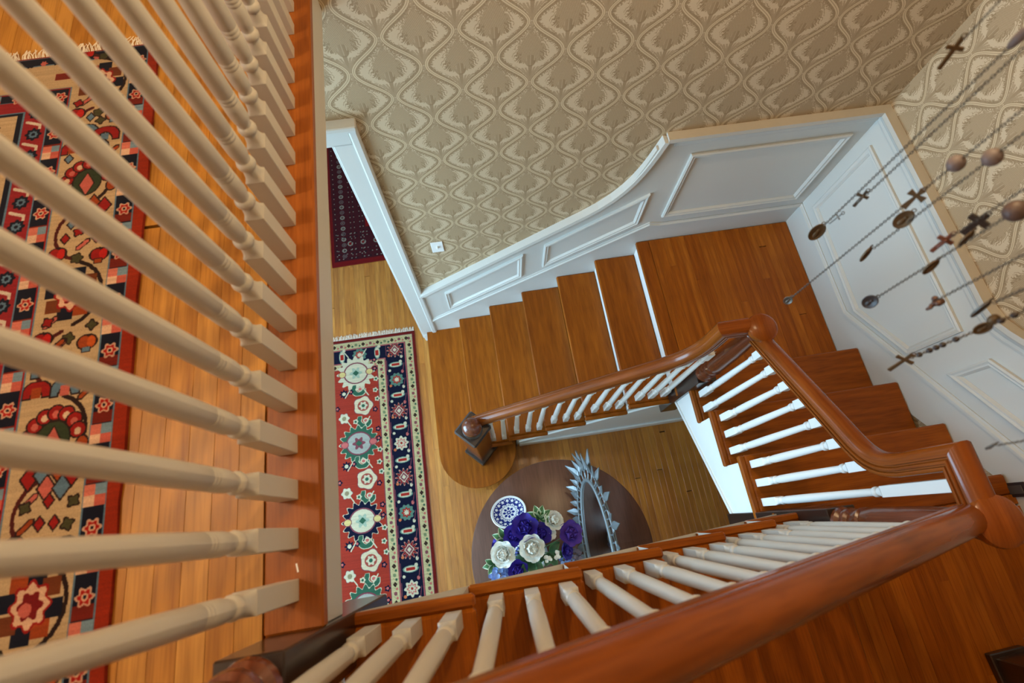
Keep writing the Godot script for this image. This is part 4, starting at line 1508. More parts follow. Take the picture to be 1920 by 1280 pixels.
func hall_rug_texture() -> ImageTexture:
	var W := 2.0
	var L := 2.9
	ppm = 380.0
	var red := Color(0.60, 0.19, 0.13)
	var navy := Color(0.045, 0.055, 0.15)
	var cream := Color(0.74, 0.68, 0.50)
	var green := Color(0.19, 0.35, 0.27)
	var pale := Color(0.78, 0.74, 0.62)
	var pink := Color(0.74, 0.38, 0.36)
	var mauve := Color(0.48, 0.24, 0.28)
	woven(px(W), px(L), Color(0.42, 0.09, 0.07))
	var bands := [[0.020, 0.024, mauve], [0.026, 0.030, cream], [0.090, 0.092, mauve], [0.097, 0.098, pink], [0.103, 0.102, navy], [0.274, 0.218, pink], [0.280, 0.224, mauve], [0.285, 0.228, cream], [0.346, 0.276, mauve], [0.352, 0.282, red]]
	for b in bands:
		rect(b[0], b[1], W - b[0], L - b[1], b[2])
	# guard bands: vine, dark lozenges, small pale and pink dots
	for side in 4:
		var n := int((W if side > 1 else L) / 0.032)
		for i in n:
			var t := i * 0.032
			for g in [[0.058, 0.060], [0.316, 0.252]]:
				var c := Vector2()
				match side:
					0: c = Vector2(W - g[0], t)
					1: c = Vector2(g[0], t)
					2: c = Vector2(t, g[1])
					3: c = Vector2(t, L - g[1])
				if c.x < g[0] - 0.001 or c.x > W - g[0] + 0.001 or c.y < g[1] - 0.001 or c.y > L - g[1] + 0.001: continue
				var o := 0.012 if i % 2 else -0.012
				match i % 4:
					0: lozenge(c.x, c.y, 0.017, 0.019, INK)
					2: oval(c.x, c.y, 0.013, 0.013, mauve if i % 8 == 2 else Color(0.45, 0.50, 0.36))
					_: oval(c.x + (o if side < 2 else 0.0), c.y + (0.0 if side < 2 else o), 0.009, 0.009, pink if i % 8 < 4 else green)
				stroke(c.x - o, c.y - o, c.x + o, c.y + o, 0.003, Color(0.50, 0.40, 0.28))
	# navy border
	var zz := 0.091
	var i0 := 0
	while zz < L - 0.1:
		for x in [W - 0.190, 0.190]:
			var kind: int = [0, 3, 2, 3, 0, 3, 1, 3][i0 % 8]
			border_motif(Vector2(x, zz + 0.065), kind, false)
			oval(x + 0.055, zz + 0.135, 0.012, 0.015, pink if i0 % 2 else pale)
			oval(x - 0.055, zz + 0.115, 0.012, 0.012, pale if i0 % 2 else Color(0.75, 0.4, 0.25))
			stroke(x - 0.075, zz + 0.02, x - 0.075, zz + 0.11, 0.005, mauve)
			stroke(x + 0.075, zz + 0.06, x + 0.060, zz + 0.13, 0.005, mauve)
		zz += 0.1385
		i0 += 1
	i0 = 0
	var xx := W - 0.190 - 0.155
	while xx > 0.25:
		border_motif(Vector2(xx, 0.158), [3, 2, 3, 0, 3, 1][i0 % 6], true)
		border_motif(Vector2(xx, L - 0.158), [3, 2, 3, 0, 3, 1][i0 % 6], true)
		xx -= 0.155
		i0 += 1
	# field: palmettes in rows every 0.615 m, smaller blossoms between them
	for col in 3:
		var fx := W - 0.540 - col * 0.46
		for row in 6:
			var fz := 0.322 + row * 0.615 - (0.3075 if col % 2 else 0.0)
			if fz > L - 0.36 or fz < 0.30: continue
			var dark := (row + col) % 2 == 0
			var ring := navy if dark else green
			if row == 0 and col == 0: ring = pale
			rosette(fx, fz, 0.168, 16, 0.20, pale, 0.0, 0.95)
			rosette(fx, fz, 0.160, 16, 0.20, ring, 0.0, 0.95)
			oval(fx, fz, 0.108, 0.098, mauve)
			oval(fx, fz, 0.097, 0.087, Color(0.62, 0.62, 0.58) if not dark else pale)
			rosette(fx, fz, 0.055, 6, 0.4, mauve if not dark else Color(0.60, 0.66, 0.58))
			lozenge(fx, fz, 0.028, 0.026, green)
			for e in [-1, 1]:
				oval(fx + e * 0.118, fz, 0.034, 0.030, mauve)
				oval(fx + e * 0.118, fz, 0.028, 0.024, Color(0.82, 0.72, 0.46) if dark else pink)
			# cream double blossom between
			var bz := fz + 0.300
			if bz < L - 0.38:
				rosette(fx + 0.050, bz, 0.090, 5, 0.16, mauve)
				rosette(fx + 0.050, bz, 0.084, 5, 0.16, Color(0.80, 0.73, 0.60))
				oval(fx + 0.050, bz, 0.048, 0.046, Color(0.60, 0.28, 0.24))
				rosette(fx + 0.050, bz, 0.038, 6, 0.3, pale)
				oval(fx + 0.050, bz, 0.014, 0.014, green)
				rosette(fx - 0.115, bz + 0.090, 0.050, 6, 0.22, mauve)
				rosette(fx - 0.115, bz + 0.090, 0.046, 6, 0.22, pale)
				oval(fx - 0.115, bz + 0.090, 0.018, 0.018, Color(0.55, 0.50, 0.38))
				rosette(fx - 0.110, bz - 0.125, 0.040, 8, 0.4, navy)
				oval(fx - 0.110, bz - 0.125, 0.016, 0.016, pale)
				for e in [[0.02, -0.150, 1.0], [0.055, 0.130, -1.0]]:
					bow(fx + e[0], bz + e[1], 0.045, PI * 0.1, PI * 1.2, 0.034, pale)
					bow(fx + e[0], bz + e[1], 0.045, PI * 0.1, PI * 1.2, 0.026, green)
					oval(fx + e[0] + 0.01, bz + e[1], 0.024, 0.022, pale)
					oval(fx + e[0] + 0.01, bz + e[1], 0.014, 0.012, pink)
			for e in [[0.165, -0.02], [0.170, 0.075], [0.160, 0.175], [0.172, 0.255], [0.150, 0.345], [-0.05, 0.165], [0.165, -0.10], [-0.17, 0.30], [-0.02, 0.43]]:
				rosette(fx + e[0], fz + e[1], 0.024, 5, 0.3, pale if int(e[1] * 100) % 2 else navy)
				oval(fx + e[0], fz + e[1], 0.010, 0.010, green if int(e[1] * 100) % 2 else pink)
			for e in [[-1, 0.17], [1, 0.17], [-1, -0.17], [1, -0.17]]:
				stroke(fx + e[0] * 0.06, fz + e[1] * 0.9, fx + e[0] * 0.10, fz + e[1] * 1.25, 0.008, pale)
	return finish_weave(52)


func bokhara_texture() -> ImageTexture:
	var W := 1.3
	var L := 1.9
	ppm = 340.0
	var red := Color(0.46, 0.04, 0.05)
	var wine := Color(0.27, 0.05, 0.09)
	var pale := Color(0.58, 0.57, 0.52)
	var navy := Color(0.08, 0.07, 0.12)
	woven(px(W), px(L), red)
	rect(0.03, 0.05, W - 0.03, L - 0.05, wine)
	# octagons in the outer border
	for i in 40:
		var t := 0.06 + i * 0.062
		for x in [0.125, W - 0.125]:
			if t < L - 0.1:
				rosette(x, t, 0.024, 8, 0.12, pale if i % 2 else Color(0.40, 0.34, 0.34))
				rosette(x, t, 0.013, 8, 0.12, wine)
				oval(x, t, 0.005, 0.005, pale)
		for z in [0.235, L - 0.235]:
			if i % 2 == 0 and t > 0.16 and t < W - 0.16:
				rosette(t, z, 0.028, 8, 0.12, pale)
				rosette(t, z, 0.016, 8, 0.12, red)
	# dotted guards
	for i in 90:
		var t := 0.05 + i * 0.02
		for x in [0.055, 0.20, 0.235, 0.29, 0.32]:
			for xx in [x, W - x]:
				if t < L - 0.06 and (i + int(x * 100)) % 3 != 0: lozenge(xx, t, 0.006, 0.008, navy if i % 3 else pale)
		for z in [0.075, 0.125, 0.165, 0.31, 0.345]:
			for zz in [z, L - z]:
				if t < W - 0.05 and (i + int(z * 100)) % 3 != 0: lozenge(t, zz, 0.009, 0.006, pale if i % 2 else navy)
	rect(0.345, 0.40, W - 0.345, L - 0.40, Color(0.52, 0.03, 0.04))
	for i in 3:
		for j in 5:
			var c := Vector2(0.42 + i * 0.23, 0.50 + j * 0.22)
			rosette(c.x, c.y, 0.075, 8, 0.10, navy)
			rosette(c.x, c.y, 0.068, 16, 0.20, pale)
			rosette(c.x, c.y, 0.046, 8, 0.2, navy)
			lozenge(c.x, c.y, 0.022, 0.022, pale)
	return finish_weave(63)


func rugs() -> void:
	rug("persian_rug", "large red Persian rug with a navy flowered border on the hall floor", hall_rug_texture(), 2.0, 2.9, Vector3(-1.915, 0.0, -0.090), -0.004, 0.045, 5)
	rug("runner_rug", "cream bordered runner with rust edge and white fringe on the gallery floor", runner_texture(), 0.74, 2.2, Vector3(-0.806, YG, 0.300), 0.022, 0.036, 6)
	rug("bokhara_rug", "dark red rug with rows of small octagons seen through the cased opening", bokhara_texture(), 1.3, 1.9, Vector3(-0.665, 0.0, -2.735), 0.02, 0.0, 9)


# ------------------------------------------------------------------ round table and what stands on it
func petal(s: SurfaceTool, at: Vector3, yaw: float, lift: float, len: float, wid: float, cup: float, ruffle: float, r: RandomNumberGenerator) -> void:
	var b := Basis(Vector3.UP, yaw) * Basis(Vector3(0, 0, 1), lift)
	var n := 4
	var m := 4
	var g := []
	for i in n + 1:
		var t := float(i) / n
		var row := []
		var w := wid * pow(sin(PI * clampf(0.10 + t * 0.80, 0, 1)), 0.6)
		for j in m + 1:
			var u := float(j) / m * 2.0 - 1.0
			var p := Vector3(len * t * (1.0 - 0.10 * u * u), cup * (t * t * 0.7 + u * u * 0.35 * t) + r.randf_range(-ruffle, ruffle) * t, w * u)
			row.append(at + b * p)
		g.append(row)
	s.set_smooth_group(r.randi() % 1000 + 1)
	for i in n:
		for j in m:
			quad(s, g[i][j], g[i + 1][j], g[i + 1][j + 1], g[i][j + 1])
	s.set_smooth_group(-1)


func bloom(called: String, label: String, category: String, group: String, at: Vector3, root: Vector3, rad: float, tilt: Vector3, m: Material, layers: int, per: int, sd: int, heart: Material) -> void:
	var o := thing(called, label, category, at, 0.0, group)
	var r := RandomNumberGenerator.new()
	r.seed = sd
	var y := tilt.normalized()
	var x := y.cross(Vector3(0.3, 0.1, 1)).normalized()
	var xf := Transform3D(Basis(x, y, x.cross(y)), Vector3.ZERO)
	for L in layers:
		var t := float(L) / maxf(1.0, layers - 1)
		for k in per:
			var s := st()
			petal(s, Vector3(0, -0.010 + 0.006 * L, 0), TAU * (k + 0.5 * (L % 2) + r.randf_range(-0.12, 0.12)) / per, lerpf(0.10, 1.15, t), rad * lerpf(1.0, 0.55, t), rad * lerpf(0.56, 0.40, t), rad * 0.42, rad * 0.06, r)
			put("petal", done(s), m, o, xf)
	var s := st()
	ball(s, Vector3(0, 0.010, 0), Vector3(0.011, 0.009, 0.011), 8, 6)
	put("flower_centre", done(s), heart, o, xf)
	s = st()
	var tube := root - at
	var b := Basis(tube.cross(Vector3(0.2, 0, 1)).normalized(), tube.normalized(), Vector3()).orthonormalized()
	b.z = b.x.cross(b.y)
	lathe(s, [Vector2(0.0025, 0.0), Vector2(0.0025, tube.length())], 6, Transform3D(b, Vector3(0, -0.012, 0)))
	put("stem", done(s), M.stem, o)


func leaf_shape(s: SurfaceTool, a: Vector3, d: Vector3, up: Vector3, len: float, wid: float, inner: Color, rim: Color) -> void:
	var side := d.cross(up).normalized()
	var n := 5
	s.set_smooth_group(3)
	for e in [-1.0, 1.0]:
		for i in n:
			for band in 2:
				var q := []
				for k in [[0, band], [1, band], [1, band + 1], [0, band + 1]]:
					var t := float(i + k[0]) / n
					var w: float = wid * sin(PI * pow(t, 0.8)) * [0.0, 0.68, 1.0][k[1]]
					q.append(a + d * len * t + side * e * w + up * (0.18 * len * sin(PI * t) - len * 0.25 * t * t + w * 0.35))
				if e < 0: q.reverse()
				s.set_color(inner if band == 0 else rim)
				quad(s, q[0], q[1], q[2], q[3])
	s.set_smooth_group(-1)


func sprig(label: String, at: Vector3, root: Vector3, dirs: Array, len: float, inner: Color, rim: Color, group: String) -> void:
	var o := thing("leafy_sprig", label, "leaves", at, 0.0, group)
	for d in dirs:
		var s := st()
		leaf_shape(s, Vector3.ZERO, d.normalized(), Vector3.UP if absf(d.normalized().y) < 0.8 else Vector3(0.4, 0, -1).normalized(), len, len * 0.26, inner, rim)
		put("leaf", done(s), M.leaf, o)
	var s := st()
	var tube := root - at
	var b := Basis(tube.cross(Vector3(0.2, 0, 1)).normalized(), tube.normalized(), Vector3()).orthonormalized()
	b.z = b.x.cross(b.y)
	lathe(s, [Vector2(0.002, 0.0), Vector2(0.002, tube.length())], 6, Transform3D(b, Vector3.ZERO))
	put("stem", done(s), M.stem, o)


func cluster(called: String, label: String, category: String, group: String, at: Vector3, root: Vector3, rad: float, n: int, br: float, m: Material, sd: int) -> void:
	var o := thing(called, label, category, at, 0.0, group)
	var r := RandomNumberGenerator.new()
	r.seed = sd
	var s := st()
	for i in n:
		var d := Vector3(r.randf_range(-1, 1), r.randf_range(-0.3, 1), r.randf_range(-1, 1)).normalized()
		var c := d * rad * r.randf_range(0.55, 1.0)
		for k in 4:
			petal(s, c, TAU * k / 4.0 + r.randf(), 0.25, br, br * 0.6, br * 0.3, br * 0.08, r)
	put("florets", done(s), m, o)
	s = st()
	var tube := root - at
	var b := Basis(tube.cross(Vector3(0.2, 0, 1)).normalized(), tube.normalized(), Vector3()).orthonormalized()
	b.z = b.x.cross(b.y)
	lathe(s, [Vector2(0.002, 0.0), Vector2(0.002, tube.length())], 6, Transform3D(b, Vector3.ZERO))
	put("stem", done(s), M.stem, o)


func plate_texture() -> ImageTexture:
	ppm = 256.0
	var blue := Color(0.10, 0.16, 0.45)
	var white := Color(0.86, 0.88, 0.88)
	woven(256, 256, white)
	oval(0.5, 0.5, 0.43, 0.43, blue)
	for k in 16:
		var a := TAU * k / 16.0
		rosette(0.5 + 0.36 * cos(a), 0.5 + 0.36 * sin(a), 0.050, 5, 0.5, white, a)
		rosette(0.5 + 0.40 * cos(a + 0.2), 0.5 + 0.40 * sin(a + 0.2), 0.020, 4, 0.5, white)
	rosette(0.5, 0.5, 0.285, 12, 0.12, white)
	for k in 24:
		var a := TAU * k / 24.0
		bow(0.5 + 0.23 * cos(a), 0.5 + 0.23 * sin(a), 0.022, a, a + 4.0, 0.010, blue)
	rosette(0.5, 0.5, 0.17, 8, 0.3, blue)
	rosette(0.5, 0.5, 0.12, 8, 0.4, white, 0.4)
	rosette(0.5, 0.5, 0.075, 6, 0.4, blue)
	oval(0.5, 0.5, 0.022, 0.022, white)
	return ImageTexture.create_from_image(im)


func table_setting() -> void:
	var TX := 1.005
	var TZ := 1.895
	var ty := 0.765
	var t := thing("round_table", "round dark brown wooden table below the stairs holding flowers and a mirror", "table", Vector3(TX, 0, TZ))
	var s := st()
	# turned top; planar wood uv
	var tp := [Vector2(0, ty - 0.026), Vector2(0.555, ty - 0.026), Vector2(0.577, ty - 0.020), Vector2(0.585, ty - 0.010), Vector2(0.583, ty - 0.003), Vector2(0.576, ty), Vector2(0, ty)]
	lathe(s, tp, 72)
	var top := done(s)
	var mdt := MeshDataTool.new()
	mdt.create_from_surface(top, 0)
	for i in mdt.get_vertex_count():
		var p := mdt.get_vertex(i)
		mdt.set_vertex_uv(i, Vector2(p.x * 0.9 + p.y, p.z * 0.45))
	top.clear_surfaces()
	mdt.commit_to_surface(top)
	put("tabletop", top, M.table, t)
	s = st()
	lathe(s, [Vector2(0, ty - 0.075), Vector2(0.44, ty - 0.075), Vector2(0.44, ty - 0.027), Vector2(0, ty - 0.027)], 48)
	put("apron", done(s), M.table, t)
	s = st()
	lathe(s, [Vector2(0.0, 0.10), Vector2(0.07, 0.10), Vector2(0.09, 0.16), Vector2(0.06, 0.24), Vector2(0.045, 0.34), Vector2(0.075, 0.46), Vector2(0.085, 0.54), Vector2(0.05, 0.62), Vector2(0.10, ty - 0.076), Vector2(0, ty - 0.076)], 24)
	put("pedestal", done(s), M.table, t)
	for k in 4:
		s = st()
		prism(s, [Vector2(0.03, 0.12), Vector2(0.03, 0.26), Vector2(0.14, 0.22), Vector2(0.26, 0.10), Vector2(0.36, 0.05), Vector2(0.38, 0.0), Vector2(0.30, 0.0), Vector2(0.20, 0.06), Vector2(0.10, 0.11)], -0.025, 0.025, AX_XY)
		put("leg", done(s), M.table, t, Transform3D(Basis(Vector3.UP, TAU * k / 4.0 + 0.4), Vector3.ZERO))

	# vase
	var vb := Vector3(0.800, ty, 1.865)
	var v := thing("vase", "blue and white bowl vase under the bouquet on the round table", "vase", vb)
	s = st()
	lathe(s, [Vector2(0, 0), Vector2(0.055, 0), Vector2(0.058, 0.012), Vector2(0.085, 0.05), Vector2(0.105, 0.11), Vector2(0.098, 0.16), Vector2(0.080, 0.19), Vector2(0.088, 0.205), Vector2(0.080, 0.205), Vector2(0.072, 0.19), Vector2(0.088, 0.16), Vector2(0.094, 0.11), Vector2(0.0, 0.02)], 32)
	var glaze := mat(Color.WHITE, 0.15, plate_texture())
	put("bowl", done(s), glaze, v)
	s = st()
	lathe(s, [Vector2(0, 0.165), Vector2(0.080, 0.165), Vector2(0.075, 0.172), Vector2(0, 0.176)], 20)
	put("moss", done(s), mat(c8(60, 74, 40), 0.95), v)

	# plate leaning on the vase
	var n := Vector3(-0.10, 0.86, -0.50).normalized()
	var px_ := Vector3(1, 0, 0)
	px_ = (px_ - n * px_.dot(n)).normalized()
	var pb := Basis(px_, n, px_.cross(n))
	var p := thing("plate", "blue and white patterned plate propped against the bouquet", "plate", Vector3(0.700, 0.850, 1.605))
	s = st()
	lathe(s, [Vector2(0, 0.004), Vector2(0.070, 0.004), Vector2(0.080, 0.008), Vector2(0.112, 0.016), Vector2(0.115, 0.013), Vector2(0.082, 0.002), Vector2(0.050, -0.004), Vector2(0, -0.004)], 48)
	var pm := done(s)
	mdt = MeshDataTool.new()
	mdt.create_from_surface(pm, 0)
	for i in mdt.get_vertex_count():
		var q := mdt.get_vertex(i)
		mdt.set_vertex_uv(i, Vector2(0.5 + q.x / 0.23, 0.5 + q.z / 0.23))
	pm.clear_surfaces()
	mdt.commit_to_surface(pm)
	put("dish", pm, glaze, p, Transform3D(pb, Vector3.ZERO))
	s = st()
	for e in [-0.05, 0.05]:
		prism(s, [Vector2(-0.02, -0.085), Vector2(0.0, -0.085), Vector2(0.02, -0.03), Vector2(0.09, 0.005), Vector2(0.085, 0.018), Vector2(0.01, -0.018), Vector2(-0.02, -0.07)], e - 0.004, e + 0.004, AX_ZY)
		box(s, Vector3(e - 0.004, -0.085, -0.09), Vector3(e + 0.004, -0.078, 0.06), 0.001)
	put("stand", done(s), M.blackwood, p)

	# bouquet: every bloom is its own stem in the vase
	var root := vb + Vector3(0, 0.17, 0)
	var up := Vector3(0, 1, -0.15)
	var PU := "purple blooms of the bouquet"
	var WH := "white blooms of the bouquet"
	var pl := [
		[Vector3(0.620, 1.08, 1.788), 0.060, Vector3(-0.8, 0.6, 0), "purple bloom on the far left rim of the bouquet"],
		[Vector3(0.782, 1.17, 1.709), 0.085, Vector3(-0.1, 1, -0.3), "largest deep blue purple bloom beside the patterned plate"],
		[Vector3(0.715, 1.14, 1.742), 0.070, Vector3(-0.3, 1, -0.2), "purple bloom between the plate and the left white bloom"],
		[Vector3(0.861, 1.15, 1.755), 0.070, Vector3(0.2, 1, -0.2), "dark purple bloom behind the middle white bloom"],
		[Vector3(1.032, 1.12, 1.777), 0.078, Vector3(0.3, 1, -0.1), "violet bloom at the right of the bouquet closest to the mirror"],
		[Vector3(0.992, 1.10, 1.864), 0.058, Vector3(0.7, 0.6, 0.1), "narrow blue purple bloom below the violet one near the mirror"],
		[Vector3(0.707, 1.10, 1.917), 0.065, Vector3(-0.1, 1, 0.3), "purple bloom at the bottom of the bouquet beside the stair edge"]]
	for i in pl.size():
		bloom("purple_flower", pl[i][3], "flower", PU, pl[i][0], root, pl[i][1], pl[i][2], M.petal_violet if i == 4 else M.petal_purple, 3, 6, 100 + i, M.petal_violet)
	var wl := [
		[Vector3(0.642, 1.16, 1.825), 0.078, Vector3(-0.3, 1, 0.0), "large white ruffled bloom at the left of the bouquet"],
		[Vector3(0.801, 1.20, 1.812), 0.078, Vector3(0, 1, 0.1), "large white ruffled bloom in the middle of the bouquet"],
		[Vector3(0.948, 1.14, 1.696), 0.062, Vector3(0.3, 1, -0.3), "white double bloom at the top right of the bouquet under the green leaves"],
		[Vector3(0.918, 1.13, 1.762), 0.040, Vector3(0.3, 1, 0.0), "small white cup bloom below the white double bloom"],
		[Vector3(0.806, 1.15, 1.862), 0.040, Vector3(0, 1, 0.4), "small white bloom tucked below the middle white bloom"]]
	for i in wl.size():
		bloom("white_flower", wl[i][3], "flower", WH, wl[i][0], root, wl[i][1], wl[i][2], M.petal_white, 4 if i < 3 else 2, 8 if i < 3 else 6, 200 + i, M.yellow)
	cluster("berry_sprig", "left of two little clusters of cream buds at the bottom of the bouquet", "flower", "cream bud clusters", Vector3(0.881, 1.12, 1.886), root, 0.022, 9, 0.012, M.petal_white, 31)
	cluster("berry_sprig", "right of two little clusters of cream buds at the bottom of the bouquet", "flower", "cream bud clusters", Vector3(0.932, 1.12, 1.877), root, 0.022, 9, 0.012, M.petal_white, 32)
	cluster("blue_flower", "pale blue floret cluster at the bottom left of the bouquet", "flower", "pale blue clusters", Vector3(0.600, 1.06, 1.935), root, 0.060, 34, 0.018, M.petal_blue, 33)
	cluster("blue_flower", "pale blue floret cluster below the purple bloom near the stair edge", "flower", "pale blue clusters", Vector3(0.660, 1.05, 1.965), root, 0.050, 26, 0.018, M.petal_blue, 34)
	cluster("blue_flower", "pale blue floret cluster at the right foot of the bouquet by the mirror", "flower", "pale blue clusters", Vector3(0.990, 1.04, 1.915), root, 0.045, 22, 0.016, M.petal_blue, 35)
	cluster("lavender_flower", "dusty grey lavender cluster between the bouquet and the mirror", "flower", "", Vector3(1.040, 1.02, 1.890), root, 0.055, 30, 0.014, mat(c8(120, 112, 128), 0.8), 36)
	var gi := Color(0.05, 0.16, 0.05)
	var gr := Color(0.55, 0.66, 0.45)
	var gd := Color(0.03, 0.09, 0.03)
	var A := "variegated leaf sprigs"
	sprig("variegated green and cream leaves pointing up at the top of the bouquet", Vector3(0.870, 1.12, 1.672), root, [Vector3(-0.7, 0.5, -0.5), Vector3(-0.2, 0.6, -1), Vector3(0.4, 0.6, -0.9), Vector3(0.9, 0.5, -0.5), Vector3(0.1, 1, -0.3), Vector3(0.8, 0.4, 0.2), Vector3(-0.6, 0.5, 0.3)], 0.095, gi, gr, A)
	sprig("variegated leaves at the upper left of the bouquet under the plate", Vector3(0.655, 1.08, 1.750), root, [Vector3(-0.8, 0.4, -0.4), Vector3(-0.3, 0.5, -0.8), Vector3(-0.7, 0.6, 0.3)], 0.085, gi, gr, A)
	sprig("variegated leaves at the lower left corner of the bouquet", Vector3(0.575, 1.06, 1.875), root, [Vector3(-0.9, 0.3, 0.1), Vector3(-0.5, 0.5, 0.6), Vector3(-0.6, 0.6, -0.4), Vector3(0.2, 0.6, 0.5)], 0.075, gi, gr, A)
	sprig("dark green leaves filling the middle of the bouquet", Vector3(0.790, 1.07, 1.885), root, [Vector3(-0.6, 0.4, 0.5), Vector3(0.5, 0.4, 0.5), Vector3(0.9, 0.3, -0.1), Vector3(0.0, 0.5, 0.8), Vector3(-0.8, 0.3, -0.3), Vector3(0.3, 0.7, -0.4)], 0.105, gd, gi, "dark leaf sprigs")
	sprig("dark green leaves at the right side of the bouquet", Vector3(0.900, 1.06, 1.860), root, [Vector3(0.8, 0.3, 0.3), Vector3(0.3, 0.4, 0.8), Vector3(0.7, 0.5, -0.5), Vector3(-0.3, 0.5, 0.6)], 0.10, gd, gi, "dark leaf sprigs")

	# oval mirror in a silver sunburst of leaves, leaning back a little
	var mo := thing("mirror", "oval mirror in a silvered frame of pointed leaves standing on the round table", "mirror", Vector3(1.195, 1.068, 1.880))
	var my := Vector3(0.28, 1, 0).normalized()
	var mx := Vector3(0, 0, 1)
	var mz := mx.cross(my)
	var mb := Transform3D(Basis(mx, my, mz), Vector3.ZERO)
	if mz.x > 0.0: mb = Transform3D(Basis(-mx, my, -mz), Vector3.ZERO)
	var ia := 0.375
	var ib := 0.165
	var ell := []
	for i in 64: ell.append(Vector2(ia * cos(TAU * i / 64.0), ib * sin(TAU * i / 64.0)))
	s = st()
	prism(s, ell, -0.004, 0.002, AX_XY)
	put("glass", done(s), M.mirror, mo, mb)
	s = st()
	prism(s, ell, -0.016, -0.005, AX_XY)
	put("backing", done(s), M.blackwood, mo, mb)
	s = st()
	var pth := []
	for i in 72: pth.append(Vector3((ia + 0.010) * cos(TAU * i / 72.0), (ib + 0.010) * sin(TAU * i / 72.0), 0.0))
	oval_tube(s, pth, 0.014, 0.012)
	pth = []
	for i in 72: pth.append(Vector3((ia + 0.080) * cos(TAU * i / 72.0), (ib + 0.068) * sin(TAU * i / 72.0), 0.0))
	oval_tube(s, pth, 0.008, 0.008)
	put("frame", done(s), M.silver, mo, mb)
	s = st()
	for i in 30:
		var an := TAU * (i + 0.5) / 30.0
		var c := Vector3((ia + 0.047) * cos(an), (ib + 0.041) * sin(an), 0.0)
		var d := Vector3(cos(an) / ia, sin(an) / ib, 0).normalized()
		torus(s, 0.024, 0.005, 12, 5, Transform3D(Basis(Vector3(0, 0, 1).cross(d), d, Vector3(0, 0, 1)), c), 1.35)
	put("loop_work", done(s), M.silver, mo, mb)
	s = st()
	# one leaf, root at origin, pointing along y
	var prof := [Vector2(0.008, 0), Vector2(0.024, 0.020), Vector2(0.027, 0.045), Vector2(0.014, 0.080), Vector2(0.0, 0.118)]
	for e in [-1.0, 1.0]:
		for i in prof.size() - 1:
			var a0: Vector2 = prof[i]
			var b0: Vector2 = prof[i + 1]
			var A0 := Vector3(e * a0.x, a0.y, 0.002)
			var B0 := Vector3(e * b0.x, b0.y, 0.002)
			var Am := Vector3(0, a0.y, 0.012 * (1.0 - a0.y / 0.13))
			var Bm := Vector3(0, b0.y, 0.012 * (1.0 - b0.y / 0.13))
			var Ab := Vector3(e * a0.x, a0.y, -0.004)
			var Bb := Vector3(e * b0.x, b0.y, -0.004)
			var Az := Vector3(0, a0.y, -0.005)
			var Bz := Vector3(0, b0.y, -0.005)
			quad(s, Am, A0, B0, Bm)
			quad(s, A0, Ab, Bb, B0)
			quad(s, Ab, Az, Bz, Bb)
	var lm := done(s)
	for i in 52:
		var an := TAU * i / 52.0
		var c := Vector3((ia + 0.078) * cos(an), (ib + 0.066) * sin(an), 0.0)
		var d := Vector3(cos(an) / (ia + 0.02), sin(an) / (ib + 0.02), 0).normalized()
		var k: float = [1.12, 0.86, 1.0][i % 3] * (1.0 if absf(d.x) > 0.75 else 0.80)
		var lb := Basis(d.cross(Vector3(0, 0, 1)), d, Vector3(0, 0, 1)) * Basis(Vector3(1, 0, 0), [0.05, 0.30, 0.55][i % 3]) * Basis.from_scale(Vector3.ONE * k)
		put("leaf", lm, M.silver, mo, mb * Transform3D(lb, c))


func oval_tube(s: SurfaceTool, pth: Array, rx: float, rz: float) -> void:
	var n := pth.size()
	s.set_smooth_group(2)
	for i in n:
		var ring := []
		for e in [0, 1]:
			var p: Vector3 = pth[(i + e) % n]
			var d := (pth[(i + e + 1) % n] - pth[(i + e + n - 1) % n]) as Vector3
			var o := d.normalized().cross(Vector3(0, 0, 1))
			var q := []
			for k in 8:
				var a := TAU * k / 8.0
				q.append(p + o * cos(a) * rx + Vector3(0, 0, 1) * sin(a) * rz)
			ring.append(q)
		for k in 8:
			var k1 := (k + 1) % 8
			quad(s, ring[0][k], ring[1][k], ring[1][k1], ring[0][k1])
	s.set_smooth_group(-1)


# ------------------------------------------------------------------ chains, medals and crosses hanging in the well
const HX := 1.40
const ROD := 4.72


func chain_mesh(y0: float, y1: float, fat := 1.0, dx := 0.0, dz := 0.0) -> ArrayMesh:
	var s := st()
	var y := y0
	var i := 0
	while y < minf(y1, 4.12):
		torus(s, 0.0024 * fat, 0.0008 * fat, 8, 4, Transform3D(Basis(Vector3.UP, (0.0 if i % 2 else PI / 2) + 0.5), Vector3(dx, y, dz)), 1.55)
		y += 0.0060 * fat
		i += 1
	if y < y1:
		lathe(s, [Vector2(0.0016, y), Vector2(0.0016, y1)], 6, Transform3D(Basis(), Vector3(dx, 0, dz)))
	return done(s)


func facing(yaw: float, pitch := 0.0) -> Basis:
	return Basis(Vector3.UP, yaw) * Basis(Vector3(1, 0, 0), pitch)


func medal_mesh(rx: float, ry: float, th := 0.0014) -> ArrayMesh:
	var s := st()
	var xf := Transform3D(Basis(Vector3(rx, 0, 0), Vector3(0, 0, 1), Vector3(0, ry, 0)), Vector3.ZERO)
	lathe(s, [Vector2(0, -th), Vector2(0.92, -th), Vector2(1.0, -th * 0.5), Vector2(1.0, th * 0.9), Vector2(0.93, th * 1.3), Vector2(0.86, th * 0.8), Vector2(0.0, th * 0.8)], 24, xf)
	ball(s, Vector3(0, ry * 0.28, th), Vector3(rx * 0.24, ry * 0.16, 0.0014), 10, 6)
	ball(s, Vector3(0, -ry * 0.22, th), Vector3(rx * 0.34, ry * 0.42, 0.0016), 10, 6)
	torus(s, 0.0028, 0.0008, 10, 5, Transform3D(Basis(), Vector3(0, ry + 0.0026, 0)))
	return done(s)


